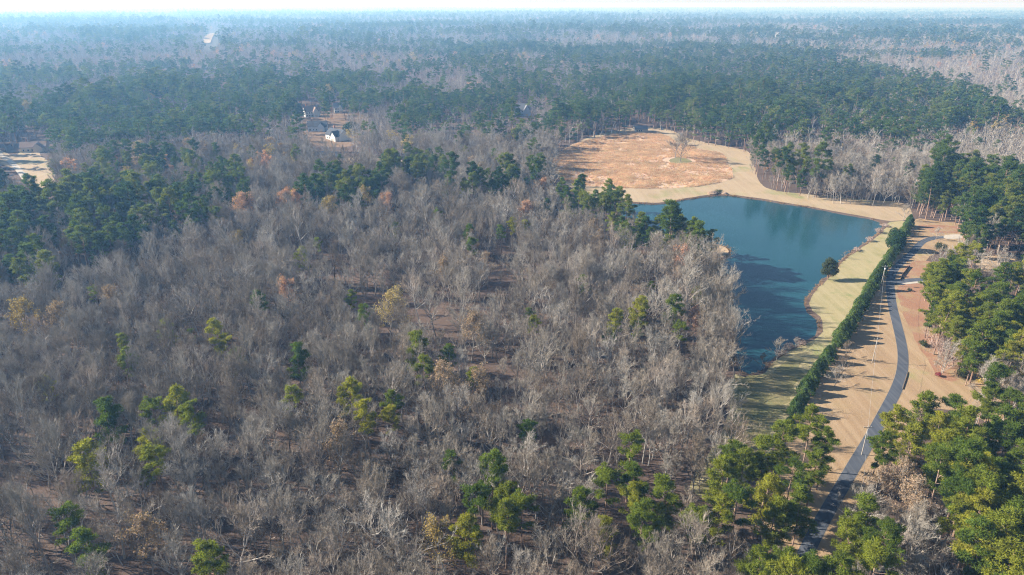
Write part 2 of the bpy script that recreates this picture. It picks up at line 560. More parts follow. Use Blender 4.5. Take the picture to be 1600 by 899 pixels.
# meadow round the pond, dry strip by the drive, clay, field
LAWN_E = spline(G([(1424, 348), (1404, 383), (1377, 428), (1350, 475), (1322, 518), (1292, 562), (1262, 604), (1240, 645), (1215, 690), (1180, 740),
                   (1110, 790), (1075, 765), (1120, 690), (1140, 640), (1143, 600), (1150, 585), (1170, 592), (1196, 583), (1206, 569), (1222, 557),
                   (1241, 545), (1262, 536), (1281, 526), (1285, 511), (1281, 495), (1269, 486), (1264, 475), (1268, 465), (1281, 448), (1300, 430),
                   (1315, 412), (1334, 396), (1361, 377), (1378, 363), (1386, 353), (1391, 347)]), 4, True, 0.4, 5)
MARGIN_N = spline(G([(862, 262), (866, 248), (890, 228), (940, 209), (1000, 199), (1042, 202), (1078, 217), (1130, 228), (1170, 238), (1180, 265),
                     (1192, 290), (1225, 300), (1300, 306), (1360, 313), (1412, 318), (1424, 340), (1391, 346), (1381, 344.5), (1357, 339.5), (1316, 332.5),
                     (1276, 324.5), (1250, 320.5), (1222, 316), (1190, 310.5), (1158, 306.5), (1137, 304), (1111, 304.5), (1084, 308), (1062, 311.5),
                     (1041, 315.5), (1020, 317), (998, 316), (975, 314.5), (940, 312), (890, 292)]), 4, True, 0.4, 6)
FIELD = spline(G([(863, 262), (866, 250), (888, 231), (930, 217), (975, 208), (1010, 206), (1040, 212), (1056, 222), (1090, 232), (1128, 241),
                  (1136, 254), (1144, 269), (1142, 279), (1122, 286), (1090, 291.5), (1048, 294.5), (1010, 295), (986, 294.5), (945, 293), (900, 288),
                  (875, 276)]), 4, True, 0.5, 8)
STRIP = spline(G([(1427, 344), (1465, 346), (1508, 352), (1510, 382), (1470, 392), (1446, 410), (1452, 445), (1470, 500), (1500, 560), (1560, 585),
                  (1600, 615), (1640, 660), (1600, 680), (1520, 650), (1440, 640), (1400, 700), (1360, 770), (1320, 840), (1280, 920), (1225, 920),
                  (1190, 850), (1222, 730), (1238, 655), (1266, 606), (1296, 564), (1326, 520), (1354, 477), (1381, 430), (1407, 385)]), 4, True, 0.4, 9)
CLAY = spline(G([(1404, 447), (1440, 445), (1456, 480), (1470, 520), (1490, 560), (1500, 592), (1470, 592), (1448, 560), (1430, 530), (1414, 500), (1406, 470)]), 3, True, 0.5, 10)
CLAY2 = spline(G([(1409, 433), (1424, 411), (1450, 408), (1470, 420), (1450, 433)]), 2.5, True, 0.3, 11)
CLAY3 = spline(G([(1436, 352), (1480, 353), (1506, 356), (1500, 364), (1460, 364), (1436, 360)]), 2.5, True, 0.5, 12)
patch("meadow", LAWN_E, 0.02, M['lawn'], label="yellow green meadow grass between the pond and the conifer row", cat="meadow")
patch("painted_shade_grass", spline(G([(1158, 592), (1196, 588), (1232, 560), (1256, 560), (1248, 600), (1222, 650), (1190, 700), (1120, 780), (1090, 770), (1128, 690), (1146, 640)]), 3, True, 1.2, 41), 0.03, M['green_shade'],
      label="green grass darkened with painted tree shade at the south tip of the pond", cat="grass")  # greener, darker colour paints the tree shade into this part of the meadow
patch("tree_lawn", spline(G([(1046, 250), (1058, 246), (1076, 249), (1080, 254), (1064, 257), (1050, 255)]), 2, True, 0.5, 42), 0.07, M['green_shade'],
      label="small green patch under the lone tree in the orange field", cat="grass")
patch("mown_margin", MARGIN_N, 0.022, M['northlawn'], label="mown straw coloured grass round the orange field and pond head", cat="grass")
patch("field", FIELD, 0.05, M['field'], label="oval field of tall orange dormant grass beyond the pond", cat="field")
patch("dry_lawn", STRIP, 0.026, M['dry'], label="mown tan dormant lawn along both sides of the driveway", cat="lawn")
patch("clay_slope", CLAY, 0.034, M['clay'], label="bare reddish clay strip right of the driveway below the pines", cat="bare ground")
patch("clay_cut", CLAY2, 0.036, M['clay'], label="small bare red clay cut above the driveway fork", cat="bare ground")
patch("clay_verge", CLAY3, 0.038, M['clay'], label="reddish bare verge at the far end of the driveway", cat="bare ground")
patch("sandy_opening", spline(G([(1525, 406), (1560, 398), (1596, 404), (1600, 424), (1565, 428), (1538, 424)]), 3, True, 0.6, 13), 0.03, M['sand'],
      label="pale sandy clearing among the pines at the right edge", cat="clearing")
patch("far_clearing", spline(G([(-20, 226), (20, 243), (36, 230), (56, 232), (66, 246), (84, 258), (84, 290), (48, 292), (28, 266), (-20, 250)]), 5, True, 0.8, 14), 0.03, M['northlawn'],
      label="pale grass clearing with a track at the left edge", cat="clearing")
patch("glade", spline(G([(490, 245), (560, 246), (650, 254), (690, 268), (640, 272), (560, 266), (500, 262)]), 5, True, 0.8, 15), 0.03, M['northlawn'],
      label="thin yellow grass glade seen behind a row of tall trunks", cat="clearing")
patch("house_yard", spline(G([(455, 180), (500, 172), (560, 176), (580, 200), (560, 226), (500, 228), (460, 210)]), 8, True, 1.0, 16), 0.03, M['bank'],
      label="bare brown yard round the cluster of houses", cat="yard")
patch("small_pond", spline(G([(492, 239), (515, 236), (536, 239), (534, 247), (500, 248)]), 5, True, 0.5, 17), 0.06, M['asphalt'],
      label="grey paved court showing between trunks below the houses", cat="pavement")
_a = G([(316, 69), (328, 49.5), (341, 49.5), (329, 69)])
patch("highway_cut", [_a[i].lerp(_a[(i + 1) % 4], t / 8) for i in range(4) for t in range(8)], 2.0, M['northlawn'], grid=60,
      label="pale straight road cutting through the distant woods", cat="road")

ROAD_PX = [(1452, 374), (1444, 377), (1438, 381), (1424.5, 396), (1411, 407.6), (1398, 421), (1392, 434.6), (1391, 451), (1394.5, 478.5), (1401, 505),
           (1407.5, 532), (1411, 558), (1408.5, 585), (1399, 612), (1382, 645), (1362, 682), (1338, 722), (1313, 765), (1288, 808), (1266, 850), (1245, 900), (1225, 960)]
ROADC = spline(G(ROAD_PX), 2.5, False)
road, ROAD_OUT = ribbon("driveway", ROADC, 3.2, 0.07, M['asphalt'], "winding dark asphalt driveway beside the conifer row", "road")
shoulder, _ = ribbon("driveway_shoulder", ROADC, [3.5 + .25 * noise.noise(Vector((i * .35, 0, 0))) for i in range(len(ROADC))], 0.045, M['shoulder'], "narrow worn earth edge along the asphalt driveway", "road shoulder")
spurC = spline(G([(1393, 443), (1408, 440), (1424, 438), (1445, 437), (1470, 436)]), 2.5, False)
ribbon("side_drive", spurC, 3.6, 0.062, M['asphalt'], "short paved side drive forking right off the driveway", "road")
ribbon("gravel_apron", spline(G([(1406, 443.5), (1425, 441.5), (1450, 440)]), 2.5, False), 2.6, 0.055, M['gravel'], "pale gravel edge of the side drive", "gravel")
ribbon("turnaround", spline(G([(1452, 374), (1462, 371.5), (1476, 371), (1490, 371)]), 2.5, False), 3.8, 0.066, M['asphalt'], "far end of the driveway turning right", "road")
patch("concrete_pad", spline(G([(1476, 368), (1500, 366.5), (1512, 369), (1500, 373), (1478, 373.5)]), 2, True, 0.1, 19), 0.075, M['gravel'],
      label="bright pale concrete pad at the far end of the driveway", cat="pavement")
ribbon("woods_track", spline(G([(-10, 236), (12, 249), (26, 262), (40, 280)]), 4, False), 4.0, 0.05, M['gravel'], "pale track crossing the clearing at the left edge", "track")

# ------------------------------------------------------------------ tree forms
GOLD = math.pi * (3 - math.sqrt(5))


def wander(rr, p, d, length, segs, bend, up=0.0):
    pts = [p.copy()]
    d = d.normalized()
    for i in range(segs):
        d = (d + Vector((rr.gauss(0, bend), rr.gauss(0, bend), rr.gauss(0, bend) + up))).normalized()
        p = p + d * (length / segs)
        pts.append(p.copy())
    return pts, d


def along(pts, t):
    k = t * (len(pts) - 1)
    i = min(int(k), len(pts) - 2)
    return pts[i].lerp(pts[i + 1], k - i), (pts[i + 1] - pts[i]).normalized()


def side_dir(rr, d, ang, az=None):
    a = d.orthogonal().normalized()
    b = d.cross(a)
    az = rr.uniform(0, 6.283) if az is None else az
    return (d * math.cos(ang) + (a * math.cos(az) + b * math.sin(az)) * math.sin(ang)).normalized()


def bare_form(seed, H=17.0, spread=1.0, fork=0.38, crook=0.10, dens=1.0, lo=False, limb_up=0.10, leaves=None):
    """bare deciduous tree: (trunk MB, crown MB, leaf MB)"""
    rr = random.Random(seed)
    tr, cr, lf = MB(), MB(), MB()
    r0 = 0.0125 * H + 0.02
    if lo: r0 *= 1.2
    pts, d = wander(rr, Vector((0, 0, -0.3)), Vector((rr.gauss(0, .05), rr.gauss(0, .05), 1)), H * 0.82, 5 if lo else 9, crook * 0.45, 0.03)
    n = len(pts)
    tr.tube(pts, [r0 * (1 - 0.8 * i / (n - 1)) for i in range(n)], 4 if lo else 6)
    nl = int((8 if lo else 13) * (0.85 + 0.3 * rr.random()))
    ends = []
    for k in range(nl):
        t = fork + (0.98 - fork) * (k + rr.uniform(-.3, .3)) / (nl - 1)
        t = min(max(t, fork * 0.9), 0.985)
        p, dd = along(pts, t)
        s = (t - fork) / (1 - fork)
        el = R(32 + 40 * s + rr.gauss(0, 7)) if spread > 0.8 else R(48 + 26 * s + rr.gauss(0, 6))
        az = k * GOLD + rr.gauss(0, .35)
        ld = Vector((math.cos(az) * math.cos(el), math.sin(az) * math.cos(el), math.sin(el)))
        L = H * 0.40 * spread * (1 - 0.5 * s) * rr.uniform(.8, 1.15)
        lp, _ = wander(rr, p, ld, L, 3 if lo else 5, crook, limb_up)
        m = len(lp)
        lr = r0 * (0.50 - 0.25 * s)
        tr.tube(lp, [lr * (1 - 0.78 * i / (m - 1)) + 0.012 for i in range(m)], 3 if lo else 4)
        ns = int((4 if lo else 7) * dens)
        for j in range(ns):
            t2 = 0.28 + 0.72 * (j + rr.random()) / ns
            q, qd = along(lp, min(t2, .99))
            sd = side_dir(rr, qd, R(rr.uniform(24, 52)))
            sd = (sd + Vector((0, 0, 0.30))).normalized()
            L2 = L * rr.uniform(.28, .5) * (1.15 - 0.5 * t2)
            sp, _ = wander(rr, q, sd, L2, 2 if lo else 3, crook * 1.1, 0.06)
            if lo:
                w = 0.07
                e = side_dir(rr, sd, R(90)) * w
                cr.quad_or_tri([sp[0] - e, sp[0] + e, sp[-1]])
            else:
                cr.tube(sp, [lr * .30 * (1 - .7 * i / 3) + 0.012 for i in range(len(sp))], 3)
            n3 = int((5 if lo else 7) * dens)
            for i3 in range(n3):
                q3, d3 = along(sp, min(.2 + .8 * (i3 + rr.random()) / n3, .99))
                td = side_dir(rr, d3, R(rr.uniform(20, 50)))
                td = (td + Vector((0, 0, .25))).normalized()
                L3 = rr.uniform(.55, 1.05) * (H / 17) * (1.35 if lo else 1.25)
                tip = q3 + td * L3
                e = side_dir(rr, td, R(90)) * (0.055 if lo else 0.026)
                cr.quad_or_tri([q3 - e, q3 + e, tip])
                if not lo:
                    for i4 in range(5):
                        q4 = q3.lerp(tip, .15 + .85 * (i4 + rr.random()) / 5)
                        fd = side_dir(rr, td, R(rr.uniform(22, 60)))
                        fd = (fd + Vector((0, 0, .2))).normalized()
                        e = side_dir(rr, fd, R(90)) * 0.016
                        cr.quad_or_tri([q4 - e, q4 + e, q4 + fd * rr.uniform(.35, .75) * (H / 17)])
                ends.append(tip)
    if leaves:
        nleaf, size = leaves
        for i in range(nleaf):
            c = rr.choice(ends) + Vector((rr.gauss(0, .35), rr.gauss(0, .35), rr.gauss(0, .3)))
            nrm = Vector((rr.gauss(0, 1), rr.gauss(0, 1), rr.gauss(0, 1) + .6)).normalized()
            a = nrm.orthogonal().normalized() * size * rr.uniform(.6, 1.2)
            b = nrm.cross(a)
            lf.quad_or_tri([c - a, c + b * .7, c + a, c - b * .7])
    return tr, cr, lf


def tuft(mb, rr, c, out, L, w):
    """a spray of needles: one blade lying over the clump, one standing out of it"""
    t = side_dir(rr, out, R(90))
    d = (t + out * rr.uniform(.0, .7) + Vector((0, 0, rr.uniform(-.1, .3)))).normalized()
    a = d.cross(out).normalized() * w
    k = c - d * L * .4
    mb.quad_or_tri([k - a, k + d * L + a * .1, k + a])
    d = (out + Vector((rr.gauss(0, .5), rr.gauss(0, .5), rr.gauss(0, .4) + .25))).normalized()
    b = side_dir(rr, d, R(90)) * w
    mb.quad_or_tri([c - b, c + d * L * .9 + b * .1, c + b])


def pine_form(seed, H=21.0, base=0.5, Rmax=3.4, nl=24, lo=False, clump=1.0, gaps=0.2):
    rr = random.Random(seed)
    tr, cr = MB(), MB()
    r0 = 0.0095 * H + 0.02
    pts, d = wander(rr, Vector((0, 0, -0.3)), Vector((rr.gauss(0, .03), rr.gauss(0, .03), 1)), H * 0.97, 5 if lo else 9, 0.02, 0.02)
    n = len(pts)
    tr.tube(pts, [r0 * (1 - 0.85 * i / (n - 1)) for i in range(n)], 4 if lo else 6)
    if lo: nl = int(nl * .7)
    # a few dead stubs below the crown
    for k in range(0 if lo else 7):
        p, dd = along(pts, rr.uniform(.28, base))
        az = rr.uniform(0, 6.28)
        tr.tube([p, p + Vector((math.cos(az), math.sin(az), .1)) * rr.uniform(.6, 1.8)], [.035, .012], 3)
    for k in range(nl):
        s = (k + rr.uniform(-.4, .4)) / (nl - 1)
        s = min(max(s, 0), 1)
        t = base + (1 - base) * s
        p, dd = along(pts, min(t, .995))
        prof = (0.62 + 0.9 * s) if s < .38 else (0.96 - 0.72 * ((s - .38) / .62) ** 1.5)
        L = Rmax * prof * rr.uniform(.62, 1.2)
        if rr.random() < gaps: continue
        az = k * GOLD + rr.gauss(0, .5)
        el = R(5 + 42 * s + rr.gauss(0, 9))
        ld = Vector((math.cos(az) * math.cos(el), math.sin(az) * math.cos(el), math.sin(el)))
        lp, _ = wander(rr, p, ld, L, 2 if lo else 3, .10, .06)
        m = len(lp)
        tr.tube(lp, [(.075 - .03 * s) * (1 - .75 * i / (m - 1)) for i in range(m)], 3)
        nc = max(1, int(round((2 if lo else 4.4) * L / Rmax + .6)))
        for c in range(nc):
            t2 = 1 - .72 * c / max(nc, 1) * rr.uniform(.7, 1)
            q, qd = along(lp, min(max(t2, .1), .99))
            q = q + Vector((rr.gauss(0, .35), rr.gauss(0, .35), rr.gauss(0, .2)))
            cr_ = rr.uniform(.75, 1.2) * clump if lo else rr.uniform(.5, 1.0) * clump
            nt = 28 if lo else 62
            for i in range(nt):
                o = Vector((rr.gauss(0, 1), rr.gauss(0, 1), rr.gauss(0, .75) + .15)).normalized()
                rad = cr_ * rr.random() ** .45
                c0 = q + Vector((o.x * rad, o.y * rad, o.z * rad * .66))
                tuft(cr, rr, c0, o, .66 if lo else .50, .19 if lo else .072)
    for i in range(20 if lo else 50):
        o = Vector((rr.gauss(0, 1), rr.gauss(0, 1), rr.gauss(0, 1) + .3)).normalized()
        tuft(cr, rr, pts[-1] + o * rr.random() * .7, o, .5 if lo else .4, .16 if lo else .08)
    return tr, cr


def crown_form(seed, H, lobes, n, size, trunk_r, trunk_h, shell=.75):
    """leafy crown made of many small leaf faces spread through lobes (centre, radii)"""
    rr = random.Random(seed)
    tr, cr = MB(), MB()
    top = Vector((rr.gauss(0, .1), rr.gauss(0, .1), trunk_h))
    tr.tube([Vector((0, 0, -.3)), Vector((.05, 0, trunk_h * .5)), top], [trunk_r, trunk_r * .8, trunk_r * .5], 6)
    for c, rd in lobes:
        c = Vector(c)
        tr.tube([top * .6, (top * .6).lerp(c, .6) + Vector((0, 0, .2)), c], [trunk_r * .5, trunk_r * .3, .02], 4)
    W = [rd[0] * rd[1] + rd[0] * rd[2] for c, rd in lobes]
    for i in range(n):
        c, rd = rr.choices(lobes, W)[0]
        o = Vector((rr.gauss(0, 1), rr.gauss(0, 1), rr.gauss(0, 1))).normalized()
        rad = shell + (1.06 - shell) * rr.random() if rr.random() < .8 else rr.random()
        p = Vector((c[0] + o.x * rd[0] * rad, c[1] + o.y * rd[1] * rad, c[2] + o.z * rd[2] * rad))
        nrm = (o + Vector((rr.gauss(0, .7), rr.gauss(0, .7), rr.gauss(0, .7)))).normalized()
        a = nrm.orthogonal().normalized() * size * rr.uniform(.6, 1.3)
        if rr.random() < .5: a = a.cross(nrm)
        b = nrm.cross(a)
        cr.quad_or_tri([p - a, p - b * .6, p + a, p + b * .6])
    return tr, cr


def joined(parts, name, mats):
    """several MBs in one mesh with one material each (sources for the uncountable far woods)"""
    mb = MB()
    for i, p in enumerate(parts):
        b = len(mb.v)
        mb.v += p.v
        mb.f += [tuple(b + k for k in f) for f in p.f]
        mb.m += [i] * len(p.f)
    return mb.mesh(name, mats)


def source_collection(name, meshes):
    c = bpy.data.collections.new(name)
    for i, me in enumerate(meshes):
        o = bpy.data.objects.new("%s_form_%s" % (name, "abcdefghijklmnop"[i]), me)
        c.objects.link(o)
    return c


BARE_LOOK = ["slender upright fanning crown", "broad crooked crown", "narrow straight crown", "wide spreading crown",
             "dense vase shaped crown", "open crown of long limbs", "short twiggy crown", "tall forked crown", "leaning thin crown", "flat topped crown", "dense rounded crown", "sparse crown of bent limbs"]
BARE_PARAM = [dict(H=16.5, spread=.95, fork=.32, crook=.08, dens=1.15), dict(H=15, spread=1.4, fork=.28, crook=.15, limb_up=.07, dens=1.15), dict(H=17.5, spread=.8, fork=.42, crook=.08, dens=1.15),
              dict(H=15.5, spread=1.4, fork=.34, crook=.12, dens=1.2), dict(H=15, spread=1.15, fork=.24, crook=.09, dens=1.25), dict(H=18, spread=1.2, fork=.40, crook=.14),
              dict(H=11.5, spread=1.2, fork=.26, crook=.12, dens=1.2), dict(H=19, spread=1.0, fork=.34, crook=.12, dens=1.1),
              dict(H=16, spread=.75, fork=.48, crook=.13, dens=.9), dict(H=14, spread=1.5, fork=.40, crook=.13, dens=1.1), dict(H=15.5, spread=1.25, fork=.22, crook=.10, dens=1.4), dict(H=17, spread=1.25, fork=.36, crook=.22, dens=.85)]
bare_meshes, bare_joined, bare_far = [], [], []
for i, kw in enumerate(BARE_PARAM):
    t, c, _ = bare_form(100 + i, **kw)
    bare_meshes.append((t.mesh("bare_trunk", M['bark']), c.mesh("bare_crown", M['twig'])))
    bare_joined.append(joined((t, c), "bare_tree_mass", [M['bark'], M['twig']]))
for i in range(6):
    t, c, _ = bare_form(140 + i, lo=True, **{**BARE_PARAM[i], 'H': BARE_PARAM[i]['H']})
    bare_far.append(joined((t, c), "bare_tree_far", [M['bark'], M['twig']]))
PINE_PARAM = [dict(H=21, base=.50, Rmax=3.5, nl=26), dict(H=23, base=.58, Rmax=3.3, nl=22), dict(H=19, base=.42, Rmax=3.6, nl=28), dict(H=22, base=.55, Rmax=4.0, nl=24),
              dict(H=17, base=.36, Rmax=3.2, nl=26), dict(H=20, base=.52, Rmax=3.8, nl=22, gaps=.22)]
PINE_LOOK = ["even rounded crown", "high crown, long trunk", "deep crown", "broad lumpy crown", "short full crown", "open gappy crown"]
pine_meshes, pine_mid, pine_joined, pine_far = [], [], [], []
for i, kw in enumerate(PINE_PARAM):
    t, c = pine_form(200 + i, **kw)
    pine_meshes.append((t.mesh("pine_trunk", M['pinebark']), c.mesh("pine_crown", M['needle'])))
    pine_mid.append((pine_meshes[-1][0], c.mesh("pine_crown_mid", M['needle_mid'])))
    pine_joined.append(joined((t, c), "pine_mass", [M['pinebark'], M['needle_mid']]))
for i in range(5):
    t, c = pine_form(240 + i, lo=True, **PINE_PARAM[i])
    pine_far.append(joined((t, c), "pine_far", [M['pinebark'], M['needle_far']]))
LEAFY = {}
for k, (mname, nleaf, size) in {'rust': ('rust', 2600, .20), 'tan': ('tan', 2200, .19), 'gold': ('gold', 2400, .19)}.items():
    LEAFY[k] = []
    for i in range(2):
        t, c, l = bare_form(300 + i + len(k) * 7, H=15.5, spread=1.05, fork=.28, crook=.12, leaves=(nleaf, size))
        LEAFY[k].append((t.mesh("leafy_trunk", M['bark']), c.mesh("leafy_twigs", M['twig']), l.mesh("leafy_leaves", M[mname])))
leafy_far = []
for i, (k, nn) in enumerate((('rust', 700), ('tan', 700), ('gold', 700))):
    t, c, l = bare_form(330 + i, H=16, spread=1.05, lo=True, leaves=(nn, .34))
    leafy_far.append(joined((t, c, l), "leafy_far", [M['bark'], M['twig'], M[k]]))


def make_tree(name, meshes, loc, rz, s, label, group=None, cat="tree", partnames=("trunk", "crown", "leaves")):
    e = empty(name, loc, rz, s)
    tag(e, label, cat, group)
    for me, pn in zip(meshes, partnames):
        link(pn, me, e)
    return e


# ------------------------------------------------------------------ instancing of what nobody could count
def scatter(name, coll, pos, rot, scl, idx, label, cat):
    me = bpy.data.meshes.new(name)
    n = len(pos)
    me.vertices.add(n)
    me.vertices.foreach_set("co", np.asarray(pos, np.float32).ravel())
    a = me.attributes.new("spin", 'FLOAT_VECTOR', 'POINT')
    a.data.foreach_set("vector", np.asarray(rot, np.float32).ravel())
    a = me.attributes.new("size", 'FLOAT_VECTOR', 'POINT')
    a.data.foreach_set("vector", np.asarray(scl, np.float32).ravel())
    a = me.attributes.new("form", 'INT', 'POINT')
    a.data.foreach_set("value", np.asarray(idx, np.int32))
    me.update()
    o = link(name, me)
    tag(o, label, cat, None, "stuff")
    ng = bpy.data.node_groups.new(name, 'GeometryNodeTree')
    ng.interface.new_socket('Geometry', in_out='INPUT', socket_type='NodeSocketGeometry')
    ng.interface.new_socket('Geometry', in_out='OUTPUT', socket_type='NodeSocketGeometry')
    N, L = ng.nodes, ng.links
    gi, go = N.new('NodeGroupInput'), N.new('NodeGroupOutput')
    ci = N.new('GeometryNodeCollectionInfo')
    ci.inputs['Collection'].default_value = coll
    ci.inputs['Separate Children'].default_value = True
    ci.inputs['Reset Children'].default_value = True
    ip = N.new('GeometryNodeInstanceOnPoints')
    ip.inputs['Pick Instance'].default_value = True
    for nm, ty, sock in (("spin", 'FLOAT_VECTOR', 'Rotation'), ("size", 'FLOAT_VECTOR', 'Scale'), ("form", 'INT', 'Instance Index')):
        na = N.new('GeometryNodeInputNamedAttribute')
        na.data_type = ty
        na.inputs['Name'].default_value = nm
        src = na.outputs['Attribute']
        L.new(src, ip.inputs[sock])
    L.new(gi.outputs[0], ip.inputs['Points'])
    L.new(ci.outputs[0], ip.inputs['Instance'])
    L.new(ip.outputs[0], go.inputs[0])
    md = o.modifiers.new("scatter", 'NODES')
    md.node_group = ng
    return o


# ------------------------------------------------------------------ where trees may not stand (openings as they show, and their ground)
VIS = [
    [(868, 258), (890, 232), (940, 213), (1000, 203), (1040, 206), (1075, 221), (1130, 231), (1163, 241), (1170, 262), (1183, 290), (1210, 302), (1300, 319),
     (1360, 323), (1414, 322), (1426, 345), (1462, 350), (1490, 356), (1500, 368), (1505, 376), (1450, 385), (1428, 402), (1446, 414), (1438, 440), (1440, 480), (1440, 525),
     (1462, 560), (1470, 588), (1500, 605), (1540, 618), (1500, 640), (1440, 622), (1405, 640), (1378, 668), (1352, 716), (1330, 752), (1300, 800), (1282, 830), (1255, 850), (1268, 815), (1295, 765),
     (1312, 735), (1316, 690), (1290, 655), (1245, 640), (1230, 655), (1195, 690), (1178, 645), (1170, 600),
     (1164, 577), (1155, 550), (1148, 500), (1137, 448), (1122, 414), (1143, 397), (1119, 373), (1104, 350), (1068, 339), (1025, 328), (990, 320),
     (978, 312), (972, 298), (950, 292), (895, 282), (868, 264)],
    [(-10, 228), (18, 243), (42, 224), (60, 236), (78, 252), (82, 290), (50, 292), (26, 270), (-10, 254)],
    [(1535, 406), (1590, 409), (1590, 420), (1540, 419)],
    [(317, 69), (328, 49), (342, 49), (337, 68)],
    [(475, 167), (500, 166), (500, 182), (475, 182)], [(484, 188), (508, 188), (508, 203), (484, 203)], [(512, 200), (545, 198), (543, 213), (512, 209)],
    [(522, 157), (534, 157), (534, 174), (522, 174)], [(806, 167), (826, 167), (826, 178), (806, 178)],
    [(986, 193), (1016, 193), (1016, 209), (986, 209)], [(42, 220), (68, 220), (68, 238), (42, 238)],
]
GROUND_OPEN = [FIELD, POND, ROAD_OUT]
GROUND_OPEN_PX = [[(480, 244), (560, 245), (650, 253), (700, 267), (640, 274), (560, 269), (490, 264)], [(1524, 403), (1597, 402), (1600, 426), (1530, 424)]]

# pine groves as they show: outline of the crowns, share of pines, words for the place
GROVES = [
    ([(1340, 735), (1355, 690), (1385, 655), (1440, 612), (1500, 622), (1560, 600), (1640, 640), (1640, 930), (1540, 930), (1500, 850), (1480, 790), (1450, 720), (1400, 700)], .93, "grove right of lower driveway"),
    ([(1340, 800), (1370, 770), (1395, 800), (1390, 850), (1345, 870)], .6, "lower driveway bend"),
    ([(1100, 760), (1125, 705), (1190, 670), (1260, 632), (1318, 650), (1318, 700), (1300, 760), (1240, 835), (1200, 820), (1110, 800)], .93, "clump below conifer row"),
    ([(1170, 880), (1200, 855), (1270, 845), (1350, 880), (1380, 930), (1170, 930)], .9, "bottom edge below driveway"),
    ([(930, 740), (985, 690), (1035, 735), (1085, 765), (1110, 800), (1100, 840), (1040, 830), (960, 825), (890, 800)], .6, "clump low in bare woods"),
    ([(700, 790), (730, 755), (765, 740), (830, 760), (835, 810), (770, 840), (710, 830)], .75, "small knot low in bare woods"),
    ([(1432, 420), (1470, 400), (1520, 420), (1600, 430), (1640, 430), (1640, 570), (1560, 560), (1500, 520), (1450, 500), (1436, 460)], .93, "grove above grey brush"),
    ([(1425, 400), (1440, 385), (1500, 382), (1540, 395), (1530, 415), (1460, 410)], .75, "above driveway fork"),
    ([(1424, 330), (1426, 296), (1450, 272), (1500, 262), (1560, 275), (1640, 285), (1640, 400), (1560, 385), (1510, 362), (1470, 350)], .88, "grove past driveway end"),
    ([(880, 150), (1000, 95), (1200, 83), (1400, 108), (1545, 148), (1510, 180), (1470, 205), (1400, 213), (1290, 205), (1225, 212), (1170, 236), (1120, 226), (1060, 205), (1000, 196), (880, 212), (855, 180)], .76, "forest beyond orange field"),
    ([(1165, 250), (1195, 232), (1225, 245), (1270, 265), (1255, 300), (1190, 290)], .8, "corner of field and pond"),
    ([(-40, 330), (30, 290), (90, 270), (180, 240), (260, 232), (330, 245), (400, 285), (390, 310), (320, 345), (230, 355), (150, 395), (60, 420), (-40, 435)], .52, "dark left belt"),
    ([(-40, 250), (-40, 200), (30, 180), (110, 150), (190, 165), (290, 172), (430, 190), (430, 205), (300, 205), (200, 210), (120, 225), (85, 225), (40, 220), (20, 235)], .85, "belt above left clearing"),
    ([(-40, 260), (10, 250), (30, 268), (40, 285), (-40, 300)], .7, "beside the left clearing"),
    ([(455, 300), (480, 280), (560, 272), (605, 285), (560, 312), (480, 312)], .8, "dark clump above bare woods"),
    ([(600, 175), (640, 150), (720, 140), (820, 150), (870, 185), (860, 205), (800, 213), (700, 205), (620, 205)], .72, "in the belt left of the orange field"),
    ([(590, 235), (640, 225), (690, 240), (690, 275), (600, 275)], .7, "in the dark clump below the houses"),
    ([(875, 290), (930, 280), (985, 298), (985, 325), (890, 325)], .9, "woods tip before orange field"),
    ([(955, 335), (1010, 325), (1060, 340), (1105, 355), (1118, 385), (1080, 378), (1040, 365), (985, 372), (950, 350)], .8, "wooded point beside pond"),
    ([(690, 290), (760, 275), (845, 265), (850, 285), (700, 300)], .55, "upper edge of bare woods"),
    ([(330, 130), (430, 125), (500, 135), (490, 165), (340, 165)], .8, "in the stand beyond the left belt"),
    ([(720, 85), (850, 100), (1000, 95), (880, 150), (760, 140)], .5, "far back"),
]


def at_crown(lst, z=14.5):
    return [(at(x, y, z), x, y) for x, y in lst]


